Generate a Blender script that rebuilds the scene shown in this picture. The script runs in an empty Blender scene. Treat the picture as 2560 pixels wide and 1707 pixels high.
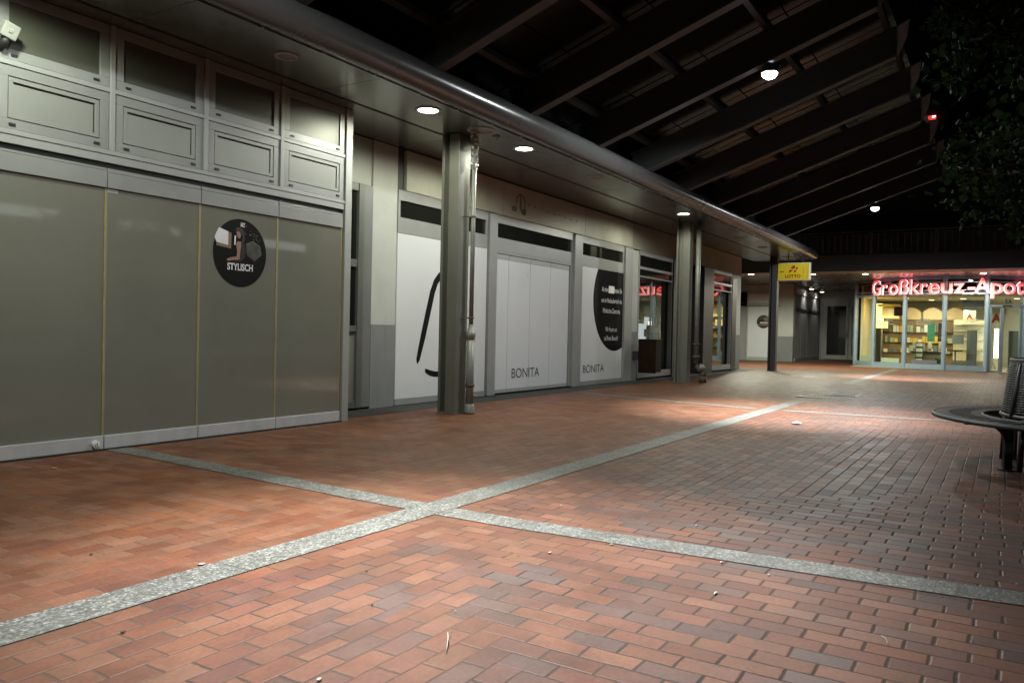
import bpy, bmesh, math, random
from mathutils import Vector, Matrix
random.seed(7)
S = bpy.context.scene
COL = S.collection
PI = math.pi
rad = math.radians

# ------------------------------------------------------------------ materials
def N(nt, typ, **kw):
    n = nt.nodes.new(typ)
    for k, v in kw.items():
        if k == 'inp':
            for kk, vv in v.items():
                if isinstance(vv, bpy.types.NodeSocket):
                    nt.links.new(vv, n.inputs[kk])
                else:
                    n.inputs[kk].default_value = vv
        else:
            setattr(n, k, v)
    return n
def M_(nt, op, *a):
    n = nt.nodes.new('ShaderNodeMath'); n.operation = op
    for i, v in enumerate(a):
        if isinstance(v, bpy.types.NodeSocket): nt.links.new(v, n.inputs[i])
        else: n.inputs[i].default_value = v
    return n.outputs[0]
def mixc(nt, fac, a, b, blend='MIX'):
    n = nt.nodes.new('ShaderNodeMix'); n.data_type = 'RGBA'; n.blend_type = blend
    for idx, v in ((0, fac), (6, a), (7, b)):
        if isinstance(v, bpy.types.NodeSocket): nt.links.new(v, n.inputs[idx])
        elif idx == 0: n.inputs[0].default_value = v
        else: n.inputs[idx].default_value = (*v[:3], 1)
    return n.outputs[2]
def ramp(nt, fac, stops, interp='LINEAR'):
    n = nt.nodes.new('ShaderNodeValToRGB'); n.color_ramp.interpolation = interp
    el = n.color_ramp.elements
    while len(el) < len(stops): el.new(0.5)
    for e, (p, c) in zip(el, stops):
        e.position = p; e.color = (*c, 1) if len(c) == 3 else c
    nt.links.new(fac, n.inputs[0]); return n.outputs[0]
def new_mat(name):
    m = bpy.data.materials.new(name); m.use_nodes = True
    nt = m.node_tree; b = nt.nodes['Principled BSDF']
    return m, nt, b
def noise(nt, scale, detail=3, rough=.55, vec=None):
    if vec is None: vec = nt.nodes.new('ShaderNodeNewGeometry').outputs['Position']
    return N(nt, 'ShaderNodeTexNoise', inp={'Vector': vec, 'Scale': scale, 'Detail': detail, 'Roughness': rough}).outputs['Fac']

def mat(name, col, rough=.5, metal=0., var=.12, nscale=6., bump=.0, spec=.5, rvar=.1, streak=0., bscale=60):
    """painted / metal / plaster surface: base colour broken up by soft wear, uneven gloss, a little bump"""
    m, nt, b = new_mat(name)
    pos = nt.nodes.new('ShaderNodeNewGeometry').outputs['Position']
    n1 = noise(nt, nscale, 5, .6, pos)
    f = ramp(nt, n1, [(.3, (1-var,)*3), (.7, (1+var*.3,)*3)])
    c = mixc(nt, 1., col, f, 'MULTIPLY')
    if streak:
        mp = N(nt, 'ShaderNodeMapping', inp={'Vector': pos}); mp.inputs['Scale'].default_value = (9, 9, .7)
        n2 = noise(nt, 1.6, 4, .6, mp.outputs[0])
        s = ramp(nt, n2, [(.42, (1, 1, 1)), (.75, (1-streak,)*3)])
        c = mixc(nt, 1., c, s, 'MULTIPLY')
    nt.links.new(c, b.inputs['Base Color'])
    r = M_(nt, 'ADD', M_(nt, 'MULTIPLY', M_(nt, 'SUBTRACT', n1, .5), rvar*2), rough)
    nt.links.new(r, b.inputs['Roughness'])
    b.inputs['Metallic'].default_value = metal
    b.inputs['Specular IOR Level'].default_value = spec
    if bump:
        bp = N(nt, 'ShaderNodeBump', inp={'Height': noise(nt, bscale, 4), 'Strength': bump, 'Distance': .004})
        nt.links.new(bp.outputs[0], b.inputs['Normal'])
    return m
def emit(name, col, s):
    m, nt, b = new_mat(name)
    b.inputs['Base Color'].default_value = (.6, .6, .6, 1)
    b.inputs['Emission Color'].default_value = (*col, 1)
    b.inputs['Emission Strength'].default_value = s
    return m
def glass(name, tint=(.9, .93, .9), ior=1.5, rough=.0, extra=0.):
    m, nt, b = new_mat(name); nt.nodes.remove(b)
    t = N(nt, 'ShaderNodeBsdfTransparent'); t.inputs[0].default_value = (*tint, 1)
    g = N(nt, 'ShaderNodeBsdfGlossy'); g.inputs['Roughness'].default_value = rough
    bf = nt.nodes.new('ShaderNodeNewGeometry').outputs['Backfacing']
    fr = N(nt, 'ShaderNodeFresnel', inp={'IOR': M_(nt, 'ADD', M_(nt, 'MULTIPLY', bf, 1/ior-ior), ior)})
    fac = M_(nt, 'MINIMUM', M_(nt, 'ADD', fr.outputs[0], extra), 1.)
    mx = nt.nodes.new('ShaderNodeMixShader')
    nt.links.new(fac, mx.inputs[0]); nt.links.new(t.outputs[0], mx.inputs[1]); nt.links.new(g.outputs[0], mx.inputs[2])
    nt.links.new(mx.outputs[0], nt.nodes['Material Output'].inputs[0])
    return m

def paving_mat():
    m, nt, b = new_mat('red clinker paving')
    pos = nt.nodes.new('ShaderNodeNewGeometry').outputs['Position']
    wob = N(nt, 'ShaderNodeTexNoise', inp={'Vector': pos, 'Scale': 7., 'Detail': 3.})
    wv = N(nt, 'ShaderNodeVectorMath', operation='SUBTRACT'); nt.links.new(wob.outputs['Color'], wv.inputs[0]); wv.inputs[1].default_value = (.5, .5, .5)
    ws = N(nt, 'ShaderNodeVectorMath', operation='SCALE'); nt.links.new(wv.outputs[0], ws.inputs[0]); ws.inputs['Scale'].default_value = .014
    wa = N(nt, 'ShaderNodeVectorMath', operation='ADD'); nt.links.new(pos, wa.inputs[0]); nt.links.new(ws.outputs[0], wa.inputs[1])
    sp = N(nt, 'ShaderNodeSeparateXYZ'); nt.links.new(wa.outputs[0], sp.inputs[0])
    x, y = sp.outputs[0], sp.outputs[1]
    Lp, Wp, SPC = .2085, .1045, 8.5
    def signed(v, c):
        a = M_(nt, 'ADD', M_(nt, 'DIVIDE', M_(nt, 'SUBTRACT', v, c), SPC), .5)
        return M_(nt, 'MULTIPLY', M_(nt, 'SUBTRACT', M_(nt, 'FRACT', a), .5), SPC)
    a = M_(nt, 'SUBTRACT', M_(nt, 'ABSOLUTE', signed(x, 3.9)), .11)
    bb = M_(nt, 'SUBTRACT', M_(nt, 'ABSOLUTE', signed(y, 2.998)), .115)
    fa = M_(nt, 'FLOOR', M_(nt, 'DIVIDE', a, Wp)); fb = M_(nt, 'FLOOR', M_(nt, 'DIVIDE', bb, Wp))
    H = M_(nt, 'LESS_THAN', fb, fa)
    def sel(p, q):   # H ? p : q
        return M_(nt, 'ADD', M_(nt, 'MULTIPLY', H, p), M_(nt, 'MULTIPLY', M_(nt, 'SUBTRACT', 1., H), q))
    t = sel(bb, a); s = sel(x, y); row = sel(fb, fa)
    # along a row: half-brick stagger, a little random slip for each row
    rr = N(nt, 'ShaderNodeTexWhiteNoise', noise_dimensions='2D')
    cb = N(nt, 'ShaderNodeCombineXYZ', inp={0: row, 1: H}); nt.links.new(cb.outputs[0], rr.inputs['Vector'])
    off = M_(nt, 'ADD', M_(nt, 'MULTIPLY', M_(nt, 'MODULO', M_(nt, 'ABSOLUTE', row), 2.), Lp*.5), M_(nt, 'MULTIPLY', rr.outputs['Value'], .035))
    sc = M_(nt, 'DIVIDE', M_(nt, 'ADD', s, off), Lp)
    cell = M_(nt, 'FLOOR', sc)
    us = M_(nt, 'MULTIPLY', M_(nt, 'FRACT', sc), Lp)
    vs = M_(nt, 'MULTIPLY', M_(nt, 'FRACT', M_(nt, 'DIVIDE', t, Wp)), Wp)
    ds = M_(nt, 'MINIMUM', us, M_(nt, 'SUBTRACT', Lp, us))
    dt = M_(nt, 'MINIMUM', vs, M_(nt, 'SUBTRACT', Wp, vs))
    idn = N(nt, 'ShaderNodeTexWhiteNoise', noise_dimensions='3D')
    cid = N(nt, 'ShaderNodeCombineXYZ', inp={0: cell, 1: row, 2: M_(nt, 'ADD', M_(nt, 'MULTIPLY', H, 13.), M_(nt, 'FLOOR', M_(nt, 'DIVIDE', sel(y, x), 2.)))})
    nt.links.new(cid.outputs[0], idn.inputs['Vector'])
    rv = idn.outputs['Value']; rcol = N(nt, 'ShaderNodeSeparateColor'); nt.links.new(idn.outputs['Color'], rcol.inputs[0])
    gapn = noise(nt, 1.7, 3, .6, pos)
    rgap = M_(nt, 'ADD', M_(nt, 'MULTIPLY', M_(nt, 'POWER', rr.outputs['Value'], 3.), .0035), M_(nt, 'MULTIPLY', M_(nt, 'SUBTRACT', gapn, .52), .012))
    d = M_(nt, 'MINIMUM', M_(nt, 'SUBTRACT', ds, M_(nt, 'MULTIPLY', rcol.outputs[2], .0016)), M_(nt, 'SUBTRACT', M_(nt, 'ADD', dt, .0019), rgap))
    fine = noise(nt, 55., 5, .65, pos)
    jw = M_(nt, 'ADD', .0019, M_(nt, 'MULTIPLY', rcol.outputs[1], .0022))
    dn = M_(nt, 'ADD', d, M_(nt, 'MULTIPLY', M_(nt, 'SUBTRACT', noise(nt, 30., 5, .7, pos), .5), .0075))
    joint = N(nt, 'ShaderNodeMapRange', interpolation_type='SMOOTHSTEP', inp={'Value': dn, 'From Min': jw, 'From Max': M_(nt, 'ADD', jw, .003), 'To Min': 1., 'To Max': 0.}).outputs[0]
    big = noise(nt, .75, 3, .6, pos)
    # more of the grey-violet clinkers to the right of the granite band and further down the arcade
    rgt = N(nt, 'ShaderNodeMapRange', inp={'Value': y, 'From Min': 4.2, 'From Max': 1.8, 'To Min': -.24, 'To Max': .14}).outputs[0]
    mixv = M_(nt, 'ADD', M_(nt, 'ADD', M_(nt, 'MULTIPLY', rv, .45), M_(nt, 'MULTIPLY', big, .55)), rgt)
    colr = ramp(nt, mixv, [(.0, (.172, .062, .023)), (.30, (.160, .056, .023)), (.52, (.146, .050, .025)), (.68, (.120, .046, .031)), (.80, (.098, .055, .047)), (1., (.084, .058, .054))])
    hue = N(nt, 'ShaderNodeHueSaturation', inp={'Color': colr, 'Value': M_(nt, 'ADD', .86, M_(nt, 'MULTIPLY', rcol.outputs[2], .28)), 'Saturation': M_(nt, 'ADD', .86, M_(nt, 'MULTIPLY', rcol.outputs[0], .2))})
    dirt = noise(nt, 2.3, 6, .7, pos)
    dr = ramp(nt, dirt, [(.34, (.66, .63, .60)), (.58, (1, 1, 1))])
    c1 = mixc(nt, 1., hue.outputs[0], dr, 'MULTIPLY')
    spk = ramp(nt, fine, [(.3, (.72, .72, .72)), (.62, (1.06, 1.05, 1.04))])
    c1 = mixc(nt, 1., c1, spk, 'MULTIPLY')
    c1 = mixc(nt, M_(nt, 'MULTIPLY', ramp(nt, noise(nt, 1.3, 5, .65, pos), [(.55, (0, 0, 0)), (.75, (1, 1, 1))]), .4), c1, (.088, .058, .042))
    gum = N(nt, 'ShaderNodeTexVoronoi', inp={'Vector': pos, 'Scale': 2.6})
    gs = N(nt, 'ShaderNodeSeparateColor'); nt.links.new(gum.outputs['Color'], gs.inputs[0])
    spot_ = M_(nt, 'LESS_THAN', M_(nt, 'ADD', gum.outputs['Distance'], M_(nt, 'MULTIPLY', fine, .02)), M_(nt, 'MULTIPLY', gs.outputs[0], .055))
    c1 = mixc(nt, M_(nt, 'MULTIPLY', spot_, .45), c1, (.10, .085, .075))
    jc = mixc(nt, M_(nt, 'MULTIPLY', N(nt, 'ShaderNodeMapRange', inp={'Value': y, 'From Min': 2.7, 'From Max': 3.1, 'To Min': .5, 'To Max': 1.}).outputs[0], ramp(nt, noise(nt, .9, 3, .5, pos), [(.36, (0, 0, 0)), (.62, (1, 1, 1))])), (.022, .020, .018), (.115, .074, .052))
    nt.links.new(mixc(nt, M_(nt, 'MULTIPLY', joint, N(nt, 'ShaderNodeMapRange', inp={'Value': y, 'From Min': 2.7, 'From Max': 3.3, 'To Min': .95, 'To Max': .5}).outputs[0]), c1, jc), b.inputs['Base Color'])
    ro = M_(nt, 'ADD', M_(nt, 'MULTIPLY', dirt, .26), M_(nt, 'ADD', .37, M_(nt, 'MULTIPLY', rcol.outputs[1], .10)))
    nt.links.new(M_(nt, 'MAXIMUM', ro, M_(nt, 'MULTIPLY', joint, .9)), b.inputs['Roughness'])
    b.inputs['Specular IOR Level'].default_value = .30
    edge = N(nt, 'ShaderNodeMapRange', interpolation_type='SMOOTHSTEP', inp={'Value': d, 'From Min': 0., 'From Max': .010, 'To Min': 0., 'To Max': 1.}).outputs[0]
    tilt = M_(nt, 'MULTIPLY', M_(nt, 'SUBTRACT', rcol.outputs[0], .5), M_(nt, 'MULTIPLY', us, 3.5))
    tilt2 = M_(nt, 'MULTIPLY', M_(nt, 'SUBTRACT', rcol.outputs[2], .5), M_(nt, 'MULTIPLY', vs, 5.))
    hgt = M_(nt, 'ADD', M_(nt, 'ADD', M_(nt, 'MULTIPLY', edge, 1.), M_(nt, 'MULTIPLY', fine, .28)), M_(nt, 'ADD', M_(nt, 'ADD', tilt, tilt2), M_(nt, 'MULTIPLY', rv, .5)))
    bp = N(nt, 'ShaderNodeBump', inp={'Height': hgt, 'Strength': .62, 'Distance': .0042})
    nt.links.new(bp.outputs[0], b.inputs['Normal'])
    return m

def granite_mat(axis):
    """exposed-aggregate slabs, a thin joint every 0.56 m along the strip"""
    m, nt, b = new_mat('exposed aggregate band')
    pos = nt.nodes.new('ShaderNodeNewGeometry').outputs['Position']
    v = N(nt, 'ShaderNodeTexVoronoi', inp={'Vector': pos, 'Scale': 82.})
    sepc = N(nt, 'ShaderNodeSeparateColor'); nt.links.new(v.outputs['Color'], sepc.inputs[0])
    c = ramp(nt, sepc.outputs[0], [(0, (.085, .083, .078)), (.3, (.128, .124, .116)), (.6, (.172, .167, .155)), (.85, (.23, .223, .207)), (1, (.32, .31, .29))])
    dk = ramp(nt, v.outputs['Distance'], [(.35, (1, 1, 1)), (.75, (.6, .59, .57))])
    c = mixc(nt, 1., c, dk, 'MULTIPLY')
    d = ramp(nt, noise(nt, 3.5, 5, .65, pos), [(.3, (.62, .6, .57)), (.65, (1, 1, 1))])
    c = mixc(nt, 1., c, d, 'MULTIPLY')
    s = N(nt, 'ShaderNodeSeparateXYZ'); nt.links.new(pos, s.inputs[0])
    q = M_(nt, 'FRACT', M_(nt, 'DIVIDE', M_(nt, 'SUBTRACT', s.outputs[axis], .146), 1.105 if axis == 1 else 1.13))
    j = M_(nt, 'LESS_THAN', M_(nt, 'MINIMUM', q, M_(nt, 'SUBTRACT', 1., q)), .006)
    slab = N(nt, 'ShaderNodeTexWhiteNoise', noise_dimensions='1D'); nt.links.new(M_(nt, 'FLOOR', M_(nt, 'DIVIDE', M_(nt, 'SUBTRACT', s.outputs[axis], .146), 1.105 if axis == 1 else 1.13)), slab.inputs['W'])
    c = mixc(nt, 1., c, ramp(nt, slab.outputs['Value'], [(0, (.86, .86, .86)), (1, (1.06, 1.05, 1.03))]), 'MULTIPLY')
    c = mixc(nt, M_(nt, 'MULTIPLY', j, .8), c, (.05, .045, .04))
    nt.links.new(c, b.inputs['Base Color'])
    b.inputs['Roughness'].default_value = .55
    bp = N(nt, 'ShaderNodeBump', inp={'Height': v.outputs['Distance'], 'Strength': .5, 'Distance': .003}); bp.invert = True
    nt.links.new(bp.outputs[0], b.inputs['Normal'])
    return m

MT = {}
MT['paving'] = paving_mat(); MT['bandx'] = granite_mat(0); MT['bandy'] = granite_mat(1)
MT['asphalt'] = mat('dark stone kerb', (.028, .028, .027), .75, 0, .35, 9, .5)
MT['alu'] = mat('grey coated aluminium', (.265, .268, .265), .36, .0, .10, 3, .03, .5, .08, .03)
MT['alu2'] = mat('pale grey aluminium', (.33, .334, .33), .34, .0, .08, 3, .03, .5, .08, .03)
MT['rail'] = mat('grey metal rail', (.60, .61, .64), .38, .2, .12, 5, .03, .5, .08, .08)
MT['gap'] = mat('dark gap', (.012, .012, .011), .8)
MT['frost'] = mat('grey satin film glass', (.190, .189, .160), .045, 0, .12, .9, .0, .7, .03, .02)
MT['frost2'] = mat('dark satin glass', (.08, .082, .066), .42, 0, .08, 1.5, .0, .45, .04)
MT['hatch'] = mat('pale grey panel', (.255, .26, .245), .42, 0, .06, 3, .02)
MT['seam_glow'] = mat('seam strip with painted glow', (.42, .33, .11), .4, 0, .3, 9)  # warm interior light leaking through the seams, painted as a yellow base colour
MT['rubber'] = mat('black rubber', (.02, .02, .02), .6)
MT['plaster'] = mat('cream plaster', (.425, .435, .415), .8, 0, .10, 2.5, .25, .3, .05, .03)
MT['dado'] = mat('grey painted dado', (.19, .195, .20), .65, 0, .10, 5, .2, .4, .05, .12)
MT['fascia'] = mat('stained fascia sheet', (.43, .42, .37), .42, 0, .22, 1.3, .03, .5, .1, .06)
MT['fascia2'] = mat('dull fascia sheet', (.30, .29, .255), .5, 0, .18, 1.3, .03, .5, .1, .05)
MT['vinyl'] = mat('white vinyl panel', (.60, .61, .64), .3, 0, .05, 1.2, .02, .45, .06)
MT['vinylblack'] = mat('black vinyl print', (.007, .0068, .0066), .6, 0, .1, 4, 0, .10)
MT['print'] = mat('dark green-black print', (.03, .036, .03), .4)
MT['darkglass'] = mat('dark transom glass', (.012, .013, .011), .04, 0, .1, 3, 0, .7, .01)
MT['darkmetal'] = mat('anthracite metal', (.045, .044, .046), .42, .2, .15, 6, .05)
MT['soffit'] = mat('canopy soffit sheet', (.13, .132, .118), .24, .35, .25, 1.1, .03, .5, .08, .0)
MT['gutter'] = mat('zinc gutter', (.10, .10, .10), .25, .2, .08, 1.5, .0, .5, .1)
MT['column'] = mat('grey painted steel column', (.135, .136, .118), .45, .1, .12, 3, .08, .5, .08, .05)
MT['coldark'] = mat('dark painted shaded column', (.07, .066, .072), .5, .1, .12, 4, .08)  # dark paint, with the shade the column stands in put into the colour
MT['zinc'] = mat('zinc downpipe', (.22, .225, .205), .42, .1, .25, 9, .06)
MT['rust'] = mat('rusty cast fitting', (.10, .075, .05), .75, .2, .4, 18, .4)
MT['foil'] = mat('crumpled foil', (.42, .42, .40), .32, .85, .2, 30, .9, .5, .1, 0, 40)
MT['wood'] = mat('dark brown wood', (.020, .009, .005), .6, 0, .35, 9, .15, .12, .1, .3)
MT['beam'] = mat('dark brown roof beam', (.030, .032, .032), .6, 0, .18, 2, .1)
MT['beamlow'] = mat('paler beam underside', (.043, .045, .045), .55, 0, .2, 2, .1)  # bottom flange a little paler than the rest of the beam
MT['roofglass'] = mat('roof glazing', (.010, .010, .010), .2, 0, .1, 2, .02, .13, .02)
MT['white'] = mat('white enamel', (.78, .78, .74), .4)
MT['benchmetal'] = mat('black coated steel', (.019, .020, .024), .5, .0, .25, 14, .10, .5, .1)
MT['red'] = mat('red print', (.42, .022, .012), .45)
MT['yellow'] = mat('yellow sign face', (.78, .62, .03), .4, 0, .08, 3)
MT['orange'] = mat('orange print', (.72, .33, .02), .45)
MT['concrete'] = mat('dark concrete', (.036, .037, .038), .8, 0, .25, 2, .2)
MT['darkwall'] = mat('dark upper wall', (.10, .10, .098), .8, 0, .2, 2, .1)
MT['shutter'] = mat('grey shutter sheet', (.30, .30, .30), .5, .1, .12, 3, .05, .5, .1, .12)
MT['pharmframe'] = mat('blue grey metal frame', (.27, .345, .42), .38, .1, .1, 4, .03)
MT['glossceil'] = mat('glossy ceiling lining', (.15, .15, .145), .27, .3, .1, 2)
MT['cream'] = mat('cream wall', (.72, .68, .50), .7, 0, .06, 2)
MT['tan'] = mat('tan timber', (.24, .165, .085), .5, 0, .2, 8)
MT['tile'] = mat('beige tile floor', (.42, .36, .24), .35, 0, .12, 5)
MT['greyitem'] = mat('mid grey plastic', (.14, .15, .16), .45)
MT['green'] = mat('green board', (.03, .28, .18), .5)
MT['dkgreen'] = mat('green plant leaves', (.05, .16, .03), .5, 0, .3, 20)
MT['paleseat'] = mat('pale green box', (.38, .46, .30), .5)
MT['gold'] = mat('warm yellow card', (.8, .5, .08), .5)
MT['skin'] = mat('printed skin tone', (.30, .15, .11), .5)
MT['hair'] = mat('printed dark hair', (.016, .012, .011), .5)
MT['printgrey'] = mat('printed dark grey', (.055, .058, .052), .45, 0, .9, 14)
MT['printbrown'] = mat('printed brown', (.20, .14, .085), .45)
MT['printwhite'] = mat('printed white', (.72, .71, .75), .45)
MT['paper'] = mat('paper scrap', (.40, .39, .36), .7)
MT['leafdry'] = mat('dry leaf', (.30, .24, .08), .7, 0, .3, 40)
MT['dirtblack'] = mat('dark litter', (.02, .018, .015), .8)
MT['glassclear'] = glass('clear shop glass', (.93, .95, .9), 1.5)
MT['glassmirror'] = glass('shop window glass', (.55, .58, .5), 2.1, 0, .10)
MT['lamp_warm'] = emit('lit canopy lens', (1., .95, .80), 40)
MT['lamp_cool'] = emit('lit hanging lens', (.86, .88, 1.), 30)
MT['lampoff'] = mat('unlit lens', (.13, .125, .10), .3)
MT['neonred'] = emit('red lit letter face', (1., .035, .03), 2.8)
MT['neonwhite'] = emit('white lit letter side', (.80, .92, 1.), 3.2)
MT['tube'] = emit('white light tube', (1., .98, .88), 9)
MT['warmglow'] = emit('warm lit display', (1., .62, .12), 3.2)
MT['panelglow'] = emit('lit ceiling panel', (1., .84, .50), 6)
MT['coolcase'] = emit('lit glass cabinet', (.75, .85, 1.), 2.2)
def bark_mat():
    m, nt, b = new_mat('tree bark')
    pos = nt.nodes.new('ShaderNodeNewGeometry').outputs['Position']
    mp = N(nt, 'ShaderNodeMapping', inp={'Vector': pos}); mp.inputs['Scale'].default_value = (14, 14, 2)
    n = noise(nt, 1.5, 6, .7, mp.outputs[0])
    nt.links.new(ramp(nt, n, [(.3, (.03, .025, .02)), (.7, (.12, .10, .08))]), b.inputs['Base Color'])
    bp = N(nt, 'ShaderNodeBump', inp={'Height': n, 'Strength': .9, 'Distance': .03}); nt.links.new(bp.outputs[0], b.inputs['Normal'])
    b.inputs['Roughness'].default_value = .85
    return m
MT['bark'] = bark_mat()
def leaf_mat():
    m, nt, b = new_mat('tree leaves')
    oi = nt.nodes.new('ShaderNodeNewGeometry')
    c = ramp(nt, oi.outputs['Random Per Island'], [(0, (.005, .011, .003)), (.5, (.009, .019, .004)), (1, (.016, .028, .006))])
    nt.links.new(c, b.inputs['Base Color']); b.inputs['Roughness'].default_value = .8; b.inputs['Specular IOR Level'].default_value = .12
    tr = N(nt, 'ShaderNodeBsdfTranslucent'); nt.links.new(c, tr.inputs[0])
    mx = nt.nodes.new('ShaderNodeMixShader'); mx.inputs[0].default_value = .3
    nt.links.new(b.outputs[0], mx.inputs[1]); nt.links.new(tr.outputs[0], mx.inputs[2])
    nt.links.new(mx.outputs[0], nt.nodes['Material Output'].inputs[0])
    return m
MT['leaf'] = leaf_mat()

# ------------------------------------------------------------------ mesh helpers
class MB:
    def __init__(s): s.v = []; s.f = []; s.sm = []
    def face(s, pts, smooth=False):
        i = len(s.v); s.v += [tuple(p) for p in pts]; s.f.append(tuple(range(i, i+len(pts)))); s.sm.append(smooth); return s
    def box(s, x0, x1, y0, y1, z0, z1):
        i = len(s.v)
        s.v += [(x, y, z) for x in (x0, x1) for y in (y0, y1) for z in (z0, z1)]
        for q in ((0, 1, 3, 2), (4, 6, 7, 5), (0, 4, 5, 1), (2, 3, 7, 6), (0, 2, 6, 4), (1, 5, 7, 3)):
            s.f.append(tuple(i+k for k in q)); s.sm.append(False)
        return s
    def prism(s, poly, h0, h1, fn=lambda a, b, h: (a, b, h), smooth=False):
        """extrude a 2-D polygon between two offsets along the third direction"""
        if smooth:
            s.face([fn(a, b, h0) for a, b in poly][::-1]); s.face([fn(a, b, h1) for a, b in poly])
        i = len(s.v); n = len(poly)
        s.v += [fn(a, b, h0) for a, b in poly] + [fn(a, b, h1) for a, b in poly]
        if smooth:
            for k in range(n):
                l = (k+1) % n; s.f.append((i+k, i+l, i+n+l, i+n+k)); s.sm.append(True)
            return s
        s.f.append(tuple(range(i, i+n))[::-1]); s.sm.append(False)
        s.f.append(tuple(range(i+n, i+2*n))); s.sm.append(False)
        for k in range(n):
            l = (k+1) % n
            s.f.append((i+k, i+l, i+n+l, i+n+k)); s.sm.append(smooth)
        return s
    def tube(s, path, r, n=12, cap=True):
        path = [Vector(p) for p in path]; i = len(s.v); m = len(path)
        rs = r if isinstance(r, (list, tuple)) else [r]*m
        for k, p in enumerate(path):
            d = (path[min(k+1, m-1)] - path[max(k-1, 0)]).normalized()
            a = d.orthogonal().normalized() if abs(d.z) < .95 else Vector((1, 0, 0)) - d*d.x
            if abs(d.z) < .95: a = d.cross(Vector((0, 0, 1))).normalized()
            a.normalize(); b = d.cross(a)
            for j in range(n):
                t = 2*PI*j/n; s.v.append(tuple(p + (a*math.cos(t)+b*math.sin(t))*rs[k]))
        for k in range(m-1):
            for j in range(n):
                l = (j+1) % n
                s.f.append((i+k*n+j, i+k*n+l, i+(k+1)*n+l, i+(k+1)*n+j)); s.sm.append(True)
        if cap:
            s.f.append(tuple(i+j for j in range(n))[::-1]); s.sm.append(False)
            s.f.append(tuple(i+(m-1)*n+j for j in range(n))); s.sm.append(False)
        return s
    def lathe(s, prof, c, n=32, a0=0, a1=2*PI, close=True):
        i = len(s.v); m = len(prof); full = abs(a1-a0-2*PI) < 1e-6; cols = n if full else n+1
        for j in range(cols):
            t = a0+(a1-a0)*j/n
            for r, z in prof: s.v.append((c[0]+r*math.cos(t), c[1]+r*math.sin(t), c[2]+z))
        for j in range(n):
            l = (j+1) % cols
            for k in range(m-1):
                s.f.append((i+j*m+k, i+l*m+k, i+l*m+k+1, i+j*m+k+1)); s.sm.append(True)
        return s
    def ring(s, x0, x1, z0, z1, w, y0, y1):
        """rectangular frame in the XZ plane, four butted bars"""
        s.box(x0, x1, y0, y1, z1-w, z1); s.box(x0, x1, y0, y1, z0, z0+w)
        s.box(x0, x0+w, y0, y1, z0+w, z1-w); s.box(x1-w, x1, y0, y1, z0+w, z1-w); return s
    def build(s, name, m, parent=None, loc=None, bevel=0, seg=2):
        me = bpy.data.meshes.new(name); me.from_pydata(s.v, [], s.f)
        if len(s.sm): me.polygons.foreach_set('use_smooth', s.sm)
        bm = bmesh.new(); bm.from_mesh(me); bmesh.ops.recalc_face_normals(bm, faces=bm.faces); bm.to_mesh(me); bm.free()
        me.materials.append(MT[m] if isinstance(m, str) else m)
        o = bpy.data.objects.new(name, me); COL.objects.link(o)
        if parent is not None: attach(o, parent)
        if loc: o.location = loc
        if bevel:
            bv = o.modifiers.new('edge', 'BEVEL'); bv.width = bevel; bv.segments = seg; bv.limit_method = 'ANGLE'; bv.angle_limit = rad(40)
        return o
def wpos(o):
    p = Vector(o.location)
    while o.parent: o = o.parent; p += Vector(o.location)
    return p
def attach(o, parent):
    """geometry is written in world coordinates: shift it into the parent's frame (parents carry no rotation here)"""
    off = wpos(parent); o.parent = parent
    o.data.transform(Matrix.Translation(-off))
def tag(o, label=None, cat=None, group=None, kind=None):
    if label: o['label'] = label
    if cat: o['category'] = cat
    if group: o['group'] = group
    if kind or cat: o['kind'] = kind or 'thing'
    return o
def thing(name, label, cat, loc=(0, 0, 0), group=None):
    o = bpy.data.objects.new(name, None); COL.objects.link(o); o.location = loc; o.empty_display_size = .2
    return tag(o, label, cat, group)
def copy_tree(o, parent=None):
    c = o.copy(); COL.objects.link(c)
    if parent is not None: c.parent = parent
    for ch in list(o.children): copy_tree(ch, c)
    return c
_txt = {}
def text_bm(body, size=1., bold=0., extrude=0., sx=1., shear=0., align='LEFT'):
    """letters as a flat (or extruded) mesh in the XY plane, baseline at y=0"""
    cu = bpy.data.curves.new('lettering', 'FONT'); cu.body = body; cu.size = size; cu.offset = bold; cu.extrude = extrude
    cu.align_x = align; cu.shear = shear; cu.resolution_u = 5; cu.fill_mode = 'BOTH'
    ob = bpy.data.objects.new('lettering', cu); COL.objects.link(ob)
    dg = bpy.context.evaluated_depsgraph_get(); me = bpy.data.meshes.new_from_object(ob.evaluated_get(dg))
    bpy.data.objects.remove(ob); bpy.data.curves.remove(cu)
    for v in me.vertices: v.co.x *= sx
    return me
def text_obj(name, body, m, parent, fn, w=None, h=None, **kw):
    """fn maps text-plane (x, y, depth) to world; w/h rescale to a given overall width / height, x from 0"""
    me = text_bm(body, **kw)
    xs = [v.co.x for v in me.vertices]; ys = [v.co.y for v in me.vertices]
    x0 = min(xs) if kw.get('align', 'LEFT') == 'LEFT' else 0.; y0 = min(ys) if h else 0.
    kx = w/(max(xs)-min(xs)) if w else 1.; ky = h/(max(ys)-min(ys)) if h else (kx if w else 1.)
    for v in me.vertices: v.co = Vector(fn((v.co.x-x0)*kx, (v.co.y-y0)*ky, v.co.z))
    me.materials.clear(); me.materials.append(MT[m])
    o = bpy.data.objects.new(name, me); COL.objects.link(o)
    if parent is not None: attach(o, parent)
    return o
def ell(cx, cy, rx, ry, n=40, a0=0, a1=2*PI):
    return [(cx+rx*math.cos(a0+(a1-a0)*k/n), cy+ry*math.sin(a0+(a1-a0)*k/n)) for k in range(n if abs(a1-a0-2*PI) < 1e-6 else n+1)]
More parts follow.
